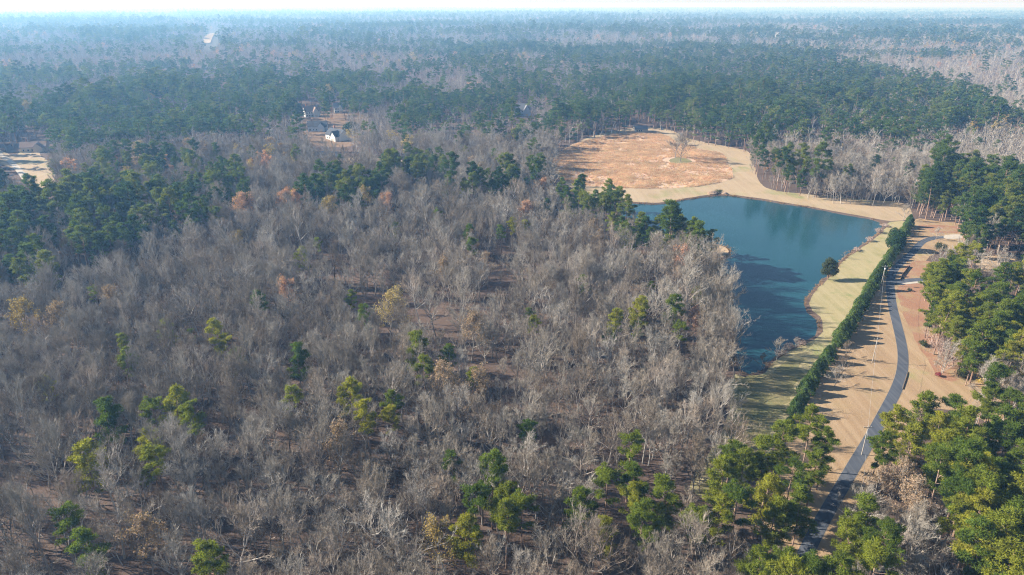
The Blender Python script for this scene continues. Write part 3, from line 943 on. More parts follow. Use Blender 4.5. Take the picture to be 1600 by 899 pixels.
LONE = [  # pines standing singly in the bare woods: crown centre in the photo, size, words that set each apart
    (470, 400, .95, "high in the bare woods above the left centre"), (408, 473, .95, "left of centre below the dark belt"),
    (551, 467, .7, "upper of two beside a golden tree"), (569, 491, .95, "just left of the golden leaved tree"),
    (261, 513, .85, "yellowish and upper left, nearest the pair"), (297, 525, .6, "small and just right of a yellowish one"),
    (346, 520, 1.0, "feathery, above a slim one at left centre"), (193, 533, .8, "upper of a stacked pair at the left"),
    (196, 567, .9, "lower of a stacked pair at the left"), (373, 563, .8, "slim, below a feathery one at left centre"),
    (465, 562, .9, "bushy, alone left of centre"), (457, 630, .85, "bluish green in the middle left"),
    (546, 608, 1.0, "yellowish and wide, above the dark round one"), (573, 652, 1.05, "dark and round, lower centre left"),
    (613, 628, .9, "bright yellow green beside the dark round one"), (612, 655, .75, "dark, below the bright yellow green one"),
    (650, 543, 1.05, "tallest, with stacked crown near the centre"), (662, 576, 1.0, "under the tallest centre one"),
    (696, 560, .75, "small, right of the stacked centre pair"), (738, 592, .8, "bright and small, right of centre pair"),
    (828, 497, .75, "upper bright one above the grey oak"), (832, 510, .7, "lower bright one above the grey oak"),
    (911, 442, .8, "thin crowned, among grey trees right of centre"), (738, 389, .95, "dark, in front of a tan crown"),
    (728, 366, .85, "feathery, behind a tan crown"), (783, 366, .8, "round, left of the close pair"), (799, 352, .85, "left of a close pair near the top of the woods"),
    (820, 354, .8, "right of a close pair near the top of the woods"), (617, 356, .8, "pale green high in the woods"), (683, 341, .8, "upright and bright high in the woods"),
    (992, 490, 1.0, "bright, near the pond side of the woods"), (961, 505, .95, "yellow green, low left of the bright pondside one"),
    (953, 530, .7, "small, lowest of the pondside trio"), (995, 520, .7, "flat topped, under the bright pondside one"),
    (1053, 478, .95, "olive, close to the west shore"), (1064, 518, .85, "dark, close to the west shore"), (1093, 459, .7, "small, at the very edge of the west shore"),
    (878, 345, .6, "small, left of the wooded point"), (822, 675, .8, "sparse, in the lower centre"), (705, 722, .8, "dark, sunk between grey crowns low in the centre"),
    (166, 648, 1.1, "broad topped, lower left"), (240, 645, 1.0, "dark left member of the lower left trio"), (268, 627, 1.1, "tallest member of the lower left trio"),
    (304, 655, 1.05, "yellow green right member of the lower left trio"), (237, 690, 1.0, "pale, upper of a tall pair at lower left"),
    (236, 727, .95, "pale, lower of a tall pair at lower left"), (135, 722, 1.0, "leaning, near the left bottom"), (104, 822, 1.0, "yellow green, near the bottom left corner"),
    (150, 852, .95, "dull green, near the bottom left corner"), (332, 880, 1.0, "bright yellow green at the bottom edge"),
    (75, 605, .8, "dull, near the left edge"), (496, 381, .7, "pale, beside the high dark one"), (855, 320, .7, "small, near the top right of the woods"),
    (145, 458, .7, "dark and small, below the left belt"), (1018, 452, .6, "faint, behind the pondside group"),
]
RUST = [  # px, py, size, kind, words
    (370, 326, 1.0, 'rust', "left of the orange pair below the left belt"), (390, 324, 1.1, 'rust', "right of the orange pair below the left belt"),
    (440, 316, 1.0, 'rust', "pale orange, left end of the orange row"), (462, 318, 1.0, 'rust', "pinkish, middle of the orange row"), (482, 312, .9, 'rust', "bright, right end of the orange row"),
    (512, 331, 1.0, 'gold', "pale gold and flat topped, right of the orange row"), (575, 312, .85, 'gold', "pale gold next to a rust tree"), (600, 321, 1.0, 'rust', "rust coloured high in the bare woods"),
    (272, 330, 1.0, 'rust', "dull orange, inside the left belt"), (368, 379, .8, 'gold', "small gold topped, below the orange pair"), (606, 489, 1.0, 'gold', "golden, alone near the centre"),
    (741, 608, 1.0, 'tan', "tan, right of the stacked pines in the centre"), (700, 607, 1.0, 'tan', "pale tan, lower centre"), (736, 522, .9, 'tan', "faded brown, in the centre"),
    (455, 463, .9, 'rust', "pink brown, left centre"), (852, 292, .9, 'rust', "orange, behind the wooded point"), (840, 297, .8, 'rust', "pale orange, behind the wooded point"),
    (823, 333, 1.0, 'rust', "reddish, near the top right of the woods"), (925, 366, .9, 'tan', "salmon, left of the wooded point"), (940, 378, .8, 'tan', "tan, below the salmon one"),
    (1062, 408, 1.0, 'rust', "russet, on the shore side of the woods"), (690, 428, .9, 'tan', "pale brown, upper centre"), (735, 378, .8, 'tan', "tan, between two dark pines"),
    (762, 418, .8, 'tan', "buff, right of upper centre"), (90, 505, 1.0, 'tan', "faded tan beside a pale crown at left"), (525, 700, .9, 'tan', "ochre, left of lower centre"),
    (696, 853, .8, 'gold', "ochre, low by the bottom pine knot"), (225, 850, .9, 'tan', "faded buff at the bottom left"), (1087, 505, .7, 'rust', "small orange, at the west shore"),
    (30, 498, 1.0, 'gold', "pale cream, at the left edge"), (180, 472, .8, 'tan', "cream topped, left"), (215, 236, 1.0, 'gold', "pale gold in front of the left belt"),
    (45, 175, 1.2, 'gold', "yellowish and tall, far left"), (640, 205, .8, 'gold', "lime yellow, below the belt left of the field"),
    (1405, 735, 1.0, 'tan', "big tan, upper of the brown oaks beside the lower driveway"), (1440, 765, 1.1, 'tan', "big tan, right of the brown oaks beside the lower driveway"),
    (1375, 745, .85, 'tan', "tan, left of the brown oaks beside the lower driveway"), (1420, 790, .95, 'tan', "tan, lowest of the brown oaks beside the lower driveway"),
    (1445, 725, .8, 'tan', "buff, top right of the brown oaks beside the lower driveway"),
]
BIG = [((1130, 748), (1160, 722), (1195, 700), (1225, 680), (1268, 660), (1292, 688), (1275, 722), (1238, 742), (1190, 760), (1150, 792), (1212, 792), (1252, 782), (1118, 790)), 2,
       ((1088, 818), (1228, 878), (1272, 888), (1315, 895), (1190, 885)), 3,
       ((985, 706), (1002, 748), (948, 757), (1050, 772), (905, 788), (1000, 815)), 4,
       ((793, 768), (790, 803), (742, 790), (722, 830), (815, 790)), 5,
       ((1376, 692), (1402, 662), (1442, 634), (1492, 642), (1540, 622), (1425, 680), (1470, 670), (1520, 670), (1570, 660), (1356, 800), (1340, 825)), 0,
       ((884, 303), (905, 292), (926, 302), (946, 292), (967, 304), (912, 312)), 17,
       ((1000, 345), (1030, 350), (1060, 350), (1085, 354), (1103, 372), (1016, 365), (976, 362), (1045, 376), (957, 342), (1070, 366)), 18]
trees_xy = []                                   # what stands already: (x, y, radius)
n_lone = 0
for i, (px, py, s, words) in enumerate(LONE):
    zc = 14.0 * s
    p = at(px, py, zc)
    k = (i * 5 + 2) % len(PINE_PARAM)
    sc = s * 19.0 / PINE_PARAM[k]['H'] * random.uniform(.95, 1.08)
    sc = (sc * 1.14, sc * 1.14, sc)
    make_tree("pine_tree", pine_meshes[k], (p.x, p.y, 0), random.uniform(0, 6.28), sc, "green pine in bare woods, " + words, "lone pines in the bare woods")
    trees_xy.append((p.x, p.y, 4.0)); n_lone += 1
LEFT_RIGHT = "leftmost,second from left,third from left,fourth from left,fifth from left,sixth from left,seventh from left,sixth from right,fifth from right,fourth from right,third from right,second from right,rightmost".split(",")
for pts, gi in zip(BIG[::2], BIG[1::2]):
    xs = sorted(p[0] for p in pts)
    for j, (px, py) in enumerate(pts):
        p = at(px, py, 14.5)
        k = random.choice((0, 2, 3, 4))
        sc = 19.0 / PINE_PARAM[k]['H'] * random.uniform(.92, 1.1)
        r = xs.index(px)
        word = LEFT_RIGHT[r] if r < 7 and r < (len(xs) + 1) // 2 else LEFT_RIGHT[13 - (len(xs) - r)]
        make_tree("pine_tree", pine_meshes[k], (p.x, p.y, 0), random.uniform(0, 6.28), (sc * 1.12, sc * 1.12, sc * .95), "full pine, %s, front of %s" % (word, GROVES[gi][2]), "pines " + GROVES[gi][2])
        trees_xy.append((p.x, p.y, 4.6)); n_lone += 1
for i, (px, py, s, kind, words) in enumerate(RUST):
    p = at(px, py, 11.5 * s)
    z = float(terrain(p.x, p.y))
    make_tree("leafy_tree", LEAFY[kind][i % 2], (p.x, p.y, z), random.uniform(0, 6.28), s * (.95 if px > 1300 else 1.22) * random.uniform(.95, 1.05), "leaf holding tree, " + words, "trees still holding autumn leaves",
              partnames=("trunk", "crown", "leaves"))
    trees_xy.append((p.x, p.y, 3.0 if px > 1300 else 4.2))

# ------------------------------------------------------------------ the woods
def candidates():
    out = []
    bands = [(82, 260, 4.7), (260, 560, 5.0), (560, 1000, 7.0), (1000, 2000, 10.5), (2000, 4500, 17), (4500, 9000, 30), (9000, 17000, 55)]
    for y0, y1, s in bands:
        w = 0.80 * y1 + 70
        gx = np.arange(-w, w, s); gy = np.arange(y0, y1, s)
        X, Y = np.meshgrid(gx, gy)
        X = X + (np.arange(X.shape[0])[:, None] % 2) * s * .5
        X = X + rng.uniform(-.5, .5, X.shape) * s; Y = Y + rng.uniform(-.5, .5, Y.shape) * s
        X, Y = X.ravel(), Y.ravel()
        k = np.abs(X) < 0.78 * Y + 60
        out.append((X[k], Y[k], np.full(k.sum(), s)))
    # closer planting in the pine groves on the right
    X, Y = np.meshgrid(np.arange(95, 330, 5.2), np.arange(85, 420, 5.2))
    X = (X + rng.uniform(-2.6, 2.6, X.shape)).ravel(); Y = (Y + rng.uniform(-2.6, 2.6, Y.shape)).ravel()
    k = (np.abs(X) < 0.78 * Y + 60) & (X > 60 + .12 * Y)
    px, py = proj(X, Y, 15.0 + 0 * X)
    g = np.zeros(len(X), bool)
    for gi in (0, 6, 8):
        g |= inside(GROVES[gi][0], px, py)
    k &= g & (rng.random(len(X)) < .6)
    out.append((X[k], Y[k], np.full(k.sum(), 5.0)))
    return [np.concatenate(a) for a in zip(*out)]


X, Y, S = candidates()
T = terrain(X, Y)
dist = np.hypot(X, Y)
keep = np.ones(len(X), bool)
pineh = np.full(len(X), 16.0)
for poly in GROUND_OPEN:
    keep &= ~inside(poly, X, Y)
for h in (0.0, 6.0, 11.0, 17.0, 20.0):
    for off in (-2.2, 0, 2.2):
        px, py = proj(X + (off if h > 5 else 0), Y, T + h)
        for poly in VIS:
            keep &= ~inside(poly, px, py)
px0, py0 = proj(X, Y, T)
for poly in GROUND_OPEN_PX:
    keep &= ~inside(poly, px0, py0)
for (x, y, r) in trees_xy:
    keep &= ~((np.hypot(X - x, Y - y) < r) | ((np.abs(X - x * Y / y) < 2.7) & (Y < y) & (y - Y < np.where(y > 345, 13, 5))))
# openings in the low sunlit woods
gap = fbm(X / 26, Y / 26, 77)
keep &= ~((dist < 330) & (gap > .60) & (rng.random(len(X)) < np.where(X < 0, .8, .55)))
X, Y, T, S, dist = X[keep], Y[keep], T[keep], S[keep], dist[keep]
sx_, sy_ = [], []
for i in range(len(POND)):
    a = Vector(POND[i]); b = Vector(POND[(i + 1) % len(POND)])
    ppx, ppy = proj(a.x, a.y, 0)
    if ppx < 1172 and ppy > 428:
        d = (b - a).normalized()
        for s_ in (1, -1):
            nrm = Vector((-d.y, d.x)) * s_
            if not inside(POND, [a.x + nrm.x * 3], [a.y + nrm.y * 3])[0]:
                for off in (2.6, 5.4):
                    q = a + nrm * (off + random.uniform(-.6, 1)) + d * random.uniform(-1.5, 1.5)
                    sx_.append(q.x); sy_.append(q.y)
sx_, sy_ = np.array(sx_), np.array(sy_)
X = np.concatenate([X, sx_]); Y = np.concatenate([Y, sy_]); T = np.concatenate([T, 0 * sx_]); S = np.concatenate([S, 0 * sx_ + 5]); dist = np.hypot(X, Y)
pxc, pyc = proj(X, Y, T + 15.0)
ptype = np.zeros(len(X))
grove = np.full(len(X), -1)
mixn = .62 * fbm(X / 300, Y / 200, 41, 3) + .38 * fbm(X / 110, Y / 90, 47, 2)
far = dist > 700
ptype[far] = np.where(mixn[far] > .505, .78, .10)
ptype[~far] = 0.0
mid = (dist > 480) & (dist <= 700)
ptype[mid] = np.where(mixn[mid] > .56, .6, .05)
BARE_ZONES = [[(1270, 205), (1600, 190), (1640, 260), (1500, 262), (1425, 285), (1410, 318), (1250, 300)], [(1250, 80), (1640, 90), (1640, 190), (1540, 150), (1400, 105)]]
for poly in BARE_ZONES:
    ptype[inside(poly, pxc, pyc)] = .05
for gi, (poly, pr, words) in enumerate(GROVES):
    k = inside(poly, pxc, pyc)
    ptype[k] = pr
    grove[k] = gi
is_pine = rng.random(len(X)) < ptype
leafy = (~is_pine) & (dist > 420) & (rng.random(len(X)) < np.where(fbm(X / 200, Y / 120, 91) > .66, .16, .008))
# pines need more room than the thin bare trees
drop = is_pine & (dist > 320) & (dist < 700) & (rng.random(len(X)) < .2)
stand = fbm(X / 55, Y / 45, 131, 3)
drop |= (dist > 420) & is_pine & (rng.random(len(X)) < smooth(.62, .38, stand) * .6)
ok = ~drop
X, Y, T, S, dist, is_pine, leafy, grove, pxc, pyc = [a[ok] for a in (X, Y, T, S, dist, is_pine, leafy, grove, pxc, pyc)]
N = len(X)
size = np.clip(rng.normal(.97, .17, N), .62, 1.35)
size *= np.where(is_pine, 1.0, .95)
size *= np.where((dist > 380) & is_pine, .62 + .78 * fbm(X / 38, Y / 34, 151, 3), 1.0)
size *= np.where(dist > 650, .72 + .56 * fbm(X / 210, Y / 150, 171, 3), 1.0)
young = (~is_pine) & (rng.random(N) < .22)
size[young] *= rng.uniform(.45, .7, young.sum())
size *= np.where(dist > 2000, np.clip(S / 13, 1, 1.5), 1.0)
shore = np.array([(x < 150 and y > 200 and y < 420 and sdist(POND, x, y) < 22) if 60 < x < 160 and y < 430 else False for x, y in zip(X, Y)])
size[shore & ~young] *= 1.2
spin = rng.uniform(0, 6.283, N)

in_view = (pxc > -20) & (pxc < 1620) & (pyc < 935)
order = np.argsort(dist)
N_PINE, N_BARE = 300 - n_lone, 300
pick_p = [i for i in order if is_pine[i] and in_view[i] and grove[i] >= 0][:N_PINE]
pick_b = [i for i in order if not is_pine[i] and not leafy[i] and in_view[i] and not young[i]][:N_BARE]
single = np.zeros(N, bool)
single[pick_p] = True; single[pick_b] = True


POOL = {}


def pooled(o, x):
    POOL.setdefault(o["label"], []).append((x, o))


def place_word(x, y):
    names = ["far left", "left", "left of centre", "centre left", "centre", "centre right", "right", "far right"]
    h = names[int(min(max(x, 0), 1599) // 200)]
    v = "bottom" if y > 800 else "lower" if y > 720 else "upper"
    return h, v


def grove_place(i):
    m = np.nonzero(single & is_pine & (grove == grove[i]))[0]
    fx = (pxc[m] < pxc[i]).mean(); fy = (pyc[m] < pyc[i]).mean()
    a = "left" if fx < .33 else "right" if fx > .67 else "middle"
    b = "back" if fy < .33 else "front" if fy > .67 else "centre"
    return "%s %s " % (b, a)


for i in pick_p:
    k = int(rng.integers(len(PINE_PARAM)))
    s = float(size[i]) * (19.5 / PINE_PARAM[k]['H']) ** .6 * .95
    words = GROVES[grove[i]][2]
    tall = "tall " if s > 1.05 else "small " if s < .85 else ""
    o = make_tree("pine_tree", (pine_mid if dist[i] > 300 and pxc[i] < 1200 else pine_meshes)[k], (X[i], Y[i], T[i]), spin[i], (s * 1.15, s * 1.15, s), "%sgreen pine with %s, %s" % (tall, PINE_LOOK[k], grove_place(i) + words), "pines " + words)
    pooled(o, pxc[i])
for i in pick_b:
    k = int(rng.integers(len(BARE_PARAM)))
    s = float(size[i])
    h, v = place_word(pxc[i], pyc[i])
    tall = "tall " if s > 1.1 else "low " if s < .9 else ""
    sx_k = s * rng.uniform(.85, 1.15)
    o = make_tree("bare_tree", bare_meshes[k], (X[i], Y[i], T[i]), spin[i], (sx_k, sx_k, s * rng.uniform(.9, 1.08)), "%sbare tree, %s, %s near woods, %s" % (tall, BARE_LOOK[k], v, h),
              "bare trees in the near woods, %s" % h)
    o.rotation_euler.x, o.rotation_euler.y = rng.normal(0, .045), rng.normal(0, .045)
    pooled(o, pxc[i])
for lab, lst in POOL.items():
    if len(lst) > 1:
        lst.sort(key=lambda t: t[0])
        n = len(lst)
        for r, (x, o) in enumerate(lst):
            w = LEFT_RIGHT[r] if r < (n + 1) // 2 else LEFT_RIGHT[13 - (n - r)]
            o["label"] = w + " " + lab

src = {'bare_near': source_collection("bare_tree", bare_joined), 'bare_far': source_collection("bare_tree_distant", bare_far),
       'pine_near': source_collection("pine", pine_joined), 'pine_far': source_collection("pine_distant", pine_far), 'leafy': source_collection("leafy_distant", leafy_far)}


def mass(name, coll, sel, nform, label, sx=1.0, hs=1.0):
    k = np.nonzero(sel)[0]
    if not len(k): return
    s = size[k]
    scl = np.stack([s * sx, s * sx, s * hs * rng.uniform(.9, 1.1, len(k))], 1)
    rot = np.stack([rng.normal(0, .03, len(k)), rng.normal(0, .03, len(k)), spin[k]], 1)
    scatter(name, src[coll], np.stack([X[k], Y[k], T[k] - .1], 1), rot, scl, rng.integers(0, nform, len(k)), label, "woods")


NEAR_R = 560
b_ = ~is_pine & ~leafy & ~single
p_ = is_pine & ~single
mass("bare_woodland", 'bare_near', b_ & (dist < NEAR_R), len(bare_joined), "dense bare grey winter woodland filling the middle ground")
mass("distant_bare_woodland", 'bare_far', b_ & (dist >= NEAR_R), len(bare_far), "distant bare woods fading blue towards the horizon", 1.12)
mass("pine_woodland", 'pine_near', p_ & (dist < NEAR_R), len(pine_joined), "green pine woods around the pond and left belt", 1.12)
mass("distant_pine_woodland", 'pine_far', p_ & (dist >= NEAR_R), len(pine_far), "distant dark pine forest fading blue towards the horizon", 1.42)
mass("distant_autumn_trees", 'leafy', leafy, 3, "scattered far trees still holding brown leaves", 1.1)
print("TREES", N, "pines", int(is_pine.sum()), "near stuff", int((dist < NEAR_R).sum()))

# ------------------------------------------------------------------ conifer row beside the meadow
def hedge_form(seed, H=5.2, rb=1.7):
    rr = random.Random(seed)
    tr, cr = MB(), MB()
    tr.tube([Vector((0, 0, -.2)), Vector((0, 0, H * .9))], [.12, .03], 5)
    for i in range(2000):
        s = rr.random() ** .8
        z = .25 + (H - .25) * s
        az = rr.uniform(0, 6.283)
        lump = 1 + .22 * math.sin(az * 3 + seed) * math.cos(z * 1.7 + seed) + .12 * math.sin(az * 7 + z * 3)
        rad = rb * (1 - s ** 1.5) ** .8 * lump * (1 - .35 * rr.random() ** 2)
        o = Vector((math.cos(az), math.sin(az), .5))
        tuft(cr, rr, Vector((math.cos(az) * rad, math.sin(az) * rad, z)), o, .45, .13)
    return tr.mesh("hedge_trunk", M['pinebark']), cr.mesh("hedge_crown", M['hedge'])


hedge_meshes = [hedge_form(s, h, r) for s, h, r in ((1, 5.4, 2.15), (2, 4.8, 2.1), (3, 5.9, 2.1), (4, 5.0, 2.3))]
HEDGE = spline(G([(1421, 351), (1412, 368), (1403, 386), (1392, 404), (1376, 428), (1350, 472), (1323, 517), (1294, 562), (1264, 605), (1242, 644), (1228, 668)]), 0.5, False)
acc, last, spots = 0, HEDGE[0], []
for p in HEDGE:
    if (p - last).length >= 4.6:
        spots.append(p.copy()); last = p
ORD = "first second third fourth fifth sixth seventh eighth ninth tenth eleventh twelfth thirteenth fourteenth fifteenth sixteenth seventeenth eighteenth nineteenth twentieth".split()
sy = [proj(p.x, p.y, 2)[1] for p in spots]
sec = [0 if y < 384 else 1 if y < 447 else 2 if y < 566 else 3 for y in sy]
for i, p in enumerate(spots):
    q = [k for k in range(len(spots)) if sec[k] == sec[i]]
    far_first, near_first = ORD[min(q.index(i), 19)], ORD[min(len(q) - 1 - q.index(i), 19)]
    words = ("%s conifer of the planted row beyond the big round tree" % near_first, "%s conifer of the planted row on the near side of the big round tree" % far_first,
             "%s conifer of the planted row below the far utility pole" % far_first, "%s conifer of the planted row counted up from the pine clump" % near_first)[sec[i]]
    s = random.choice((.6, .85, .95, 1, 1.05, 1.1, 1.15, 1.2)) * random.uniform(.94, 1.06)
    make_tree("row_conifer", hedge_meshes[i % 4], (p.x + random.uniform(-.35, .35), p.y + random.uniform(-.35, .35), 0), random.uniform(0, 6.28), (s, s, s * random.uniform(.9, 1.15)),
              words, "row of conifers beside the meadow")

# ------------------------------------------------------------------ single trees that stand out
def place_crown(name, px, py, meshes, label, s=1.0, group=None, cat="tree", partnames=("trunk", "crown")):
    p = at(px, py)
    return make_tree(name, meshes, (p.x, p.y, float(terrain(p.x, p.y))), random.uniform(0, .3), s, label, group, cat, partnames)


lobes = [((0, 0, 6.0), (4.1, 4.1, 4.3)), ((1.8, .4, 4.0), (3.2, 3.4, 3.0)), ((-2.0, -.4, 4.2), (3.0, 3.2, 3.0)), ((.3, -1.6, 7.6), (2.7, 2.6, 2.7)), ((-.5, 1.6, 8.6), (2.4, 2.4, 2.3)), ((.2, -2.2, 3.4), (3, 2.6, 2.6))]
t, c = crown_form(11, 11, lobes, 9000, .26, .3, 4)
place_crown("round_evergreen", 1397, 391, (t.mesh("evergreen_trunk", M['pinebark']), c.mesh("evergreen_crown", M['magnolia'])), "big round dark evergreen breaking the conifer row", 1.0)
lobes = [((-.3, 0, 5.2), (2.6, 2.6, 2.0)), ((1.6, .3, 6.6), (2.3, 2.3, 1.9)), ((-2.2, -.3, 4.0), (2.1, 2.0, 1.5)), ((2.1, -.6, 4.2), (2.0, 2.0, 1.6)), ((.3, .9, 8.2), (2.0, 2.0, 1.5)), ((-1.5, .8, 6.6), (1.7, 1.7, 1.3)), ((.6, -1.5, 3.6), (2.0, 1.7, 1.2))]
t, c = crown_form(12, 9, lobes, 6200, .22, .26, 3.2, .6)
place_crown("shore_evergreen", 1293, 437, (t.mesh("shore_trunk", M['pinebark']), c.mesh("shore_crown", M['olive'])), "lone olive green tree on the east shore casting a shadow on the meadow", 1.0)
# bare tree in the orange field, in two stems
t, c, _ = bare_form(401, H=19, spread=1.35, fork=.2, crook=.12, dens=1.75)
fm = (t.mesh("field_tree_trunk", M['bark']), c.mesh("field_tree_crown", M['twig']))
place_crown("bare_tree", 1063, 252.5, fm, "lone bare tree standing in the orange field, nearer stem", (1.5, 1.5, 1.15))
place_crown("bare_tree", 1055, 247, fm, "lone bare tree in the orange field, behind its larger neighbour", (1.25, 1.25, 1.0))
# small ornamental trees along the drive and shore
t, c, _ = bare_form(402, H=7.5, spread=1.25, fork=.2, crook=.08, limb_up=.02)
om = (t.mesh("ornamental_trunk", M['bark']), c.mesh("ornamental_crown", M['twig']))
for px, py, s, lab in ((1304, 604, 1.0, "nearest small pale bare tree right of the conifer row"), (1315, 585, 1.0, "second small pale bare tree right of the conifer row"),
                       (1320, 560, .9, "third small pale bare tree right of the conifer row"), (1462, 375, .9, "small pinkish bare tree at the driveway end"),
                       (1213, 563, 1.15, "small bare tree at the south shore of the pond"), (1242, 545, .6, "thin bare sapling at the south shore of the pond"),
                       (1190, 577, .8, "shaded bare sapling at the dark south tip of the pond"), (1319, 404, .5, "thin bare sapling on the east shore above the lone tree"),
                       (1411, 345, 1.3, "pale bare tree at the head of the conifer row")):
    place_crown("small_bare_tree", px, py, om, lab, s, "small bare trees by the drive and shore")
# yellow trees, red shrub, bushes on the right
t, c, l = bare_form(403, H=11, spread=1.5, fork=.16, crook=.14, limb_up=.02, leaves=(3200, .22))
wm = (t.mesh("yellow_trunk", M['bark']), c.mesh("yellow_twigs", M['twig']), l.mesh("yellow_leaves", M['willow']))
place_crown("yellow_tree", 1556, 622, wm, "broad yellow leaved tree at the edge of the dry lawn", 1.0, partnames=("trunk", "crown", "leaves"))
place_crown("yellow_tree", 1590, 635, wm, "yellow leaved tree partly behind the right edge", .95, partnames=("trunk", "crown", "leaves"))


def shrub_form(seed, r, h, n, size, mat, tm='bark'):
    rr = random.Random(seed)
    lob = [((rr.uniform(-.5, .5) * r, rr.uniform(-.5, .5) * r, h * rr.uniform(.35, .65)), (r * rr.uniform(.45, .7), r * rr.uniform(.45, .7), h * rr.uniform(.3, .45))) for _ in range(5)]
    t, c = crown_form(seed, h, lob, n, size, .06, h * .3, .5)
    return (t.mesh("shrub_stems", M[tm]), c.mesh("shrub_foliage", M[mat]))


place_crown("red_shrub", 1465, 588, shrub_form(21, 1.1, 1.4, 500, .13, 'red'), "small bright red shrub at the foot of the grey brush", 1, None, "shrub", ("stems", "foliage"))
place_crown("bush", 1440, 541, shrub_form(22, 2.0, 2.0, 1100, .16, 'olive'), "olive green bush on the red clay slope", 1, None, "shrub", ("stems", "foliage"))
place_crown("bush", 1500, 588, shrub_form(23, 2.6, 3.4, 1500, .18, 'olive'), "green bush below the grey brush", 1, None, "shrub", ("stems", "foliage"))
place_crown("bush", 1421, 455, shrub_form(24, 1.0, 1.4, 500, .13, 'olive'), "little green bush below the side drive", 1, None, "shrub", ("stems", "foliage"))
place_crown("bush", 1470, 392, shrub_form(25, 2.8, 4.2, 1500, .2, 'olive'), "round green bush below the concrete pad", 1, None, "shrub", ("stems", "foliage"))
for px, py, r, h, lab in ((1381, 354, 2.6, 1.6, "reddish tan shore shrub at the north east corner of the pond"), (1373.5, 364, 2.6, 3.0, "pinkish shore shrub below the pond corner"),
                          (1361, 378, 2.4, 2.6, "pinkish shore shrub halfway down the east shore"), (1340, 392, 2.3, 1.6, "low reddish shore shrub above the lone tree"),
                          (1232, 546, 2.8, 2.2, "brown shrub on the south shore of the pond"), (1248, 538, 2.6, 2.0, "reddish brown shrub at the south east shore"),
                          (1221, 554, 2.4, 1.6, "dark brown shrub beside the south shore sapling")):
    place_crown("shore_shrub", px, py, shrub_form(int(px), r, h, 900, .15, 'brush'), lab, 1, "shrubs on the pond shore", "shrub", ("stems", "foliage"))
# grey brush thicket on the clay slope and above the yellow tree
t, c, _ = bare_form(404, H=8, spread=1.35, fork=.12, crook=.18, dens=1.1, limb_up=.03)
bm_ = (t.mesh("brush_stem", M['brush']), c.mesh("brush_crown", M['brush']))
k = 0
for (x0, x1, y0, y1, n, where) in ((1452, 1520, 535, 585, 20, "on the clay slope"), (1532, 1592, 575, 590, 10, "above the yellow tree")):
    brush = []
    for i in range(n):
        px, py = random.uniform(x0, x1), random.uniform(y0, y1)
        if where == "on the clay slope" and px < 1452 + (py - 535) * .5: px += 22
        p = at(px, py)
        s = random.uniform(.75, 1.15)
        brush.append((py, px, None))
        o = make_tree("brush_tree", bm_, (p.x, p.y, 0), random.uniform(0, 6.28), s, "pinkish grey bare brush tree in the thicket " + where, "bare brush thicket " + where)
        brush[-1] = (py, px, o)
    brush.sort(key=lambda t: t[0])
    rows = ("back", "middle", "front") if n > 12 else ("back", "front")
    per = -(-n // len(rows))
    for ri, row in enumerate(rows):
        lst = sorted(brush[ri * per:(ri + 1) * per], key=lambda t: t[1])
        for r, (py, px, o) in enumerate(lst):
            w = LEFT_RIGHT[r] if r < (len(lst) + 1) // 2 else LEFT_RIGHT[13 - (len(lst) - r)]
            o["label"] = "%s pinkish grey brush tree, %s of the thicket %s" % (w, row, where)

# ------------------------------------------------------------------ grasses
def blades_form(seed, n, h, r, w, mat, name):
    rr = random.Random(seed)
    mb = MB()
    for i in range(n):
        a = rr.uniform(0, 6.28); q = r * rr.random() ** .6
        p = Vector((math.cos(a) * q, math.sin(a) * q, 0))
        d = Vector((math.cos(a) * .35 + rr.gauss(0, .25), math.sin(a) * .35 + rr.gauss(0, .25), 1)).normalized()
        e = side_dir(rr, d, R(90)) * w
        L = h * rr.uniform(.6, 1.15)
        mb.quad_or_tri([p - e, p + e, p + d * L * .65 + e * .8, p + d * L])
    return mb.mesh(name, M[mat])


grass_src = source_collection("tall_grass_clump", [blades_form(s, 14, 1.05, .55, .075, 'straw', "grass_clump") for s in range(4)])
bx = [p[0] for p in FIELD]; by = [p[1] for p in FIELD]
gx, gy = np.meshgrid(np.arange(min(bx), max(bx), .78), np.arange(min(by), max(by), .95))
gx = (gx + rng.uniform(-.4, .4, gx.shape)).ravel(); gy = (gy + rng.uniform(-.45, .45, gy.shape)).ravel()
k = inside(FIELD, gx, gy)
tree_p = at(1060, 251)
k &= np.hypot((gx - tree_p.x) / 13, (gy - tree_p.y) / 12) > 1
k &= ~((fbm(gx / 9, gy / 14, 61) > .60) & (rng.random(gx.shape) < .8))
gx, gy = gx[k], gy[k]
n = len(gx)
sc = rng.uniform(.6, 1.25, n) * (0.7 + .6 * fbm(gx / 7, gy / 7, 63))
scatter("tall_grass", grass_src, np.stack([gx, gy, np.full(n, .04)], 1), np.stack([np.zeros(n), np.zeros(n), rng.uniform(0, 6.28, n)], 1), np.stack([sc * 1.2, sc * 1.2, sc], 1),
        rng.integers(0, 4, n), "tall orange dormant grass clumps covering the oval field", "grass")
reed_src = source_collection("reed_clump", [blades_form(20 + s, 16, .9, .5, .05, 'reed', "reed_clump") for s in range(3)])
pos, sz = [], []
for i, p in enumerate(POND):
    q = POND[(i + 1) % len(POND)]
    pyx = proj(p[0], p[1], 0)
    for j in range(5):
        t = random.random()
        a = Vector((p[0], p[1])).lerp(Vector((q[0], q[1])), t) + Vector((random.gauss(0, .5), random.gauss(0, .5)))
        if noise.noise(Vector((a.x * .09, a.y * .09, 0))) > -.15:
            pos.append((a.x, a.y, -.12)); sz.append(random.uniform(.6, 1.3))
n = len(pos)
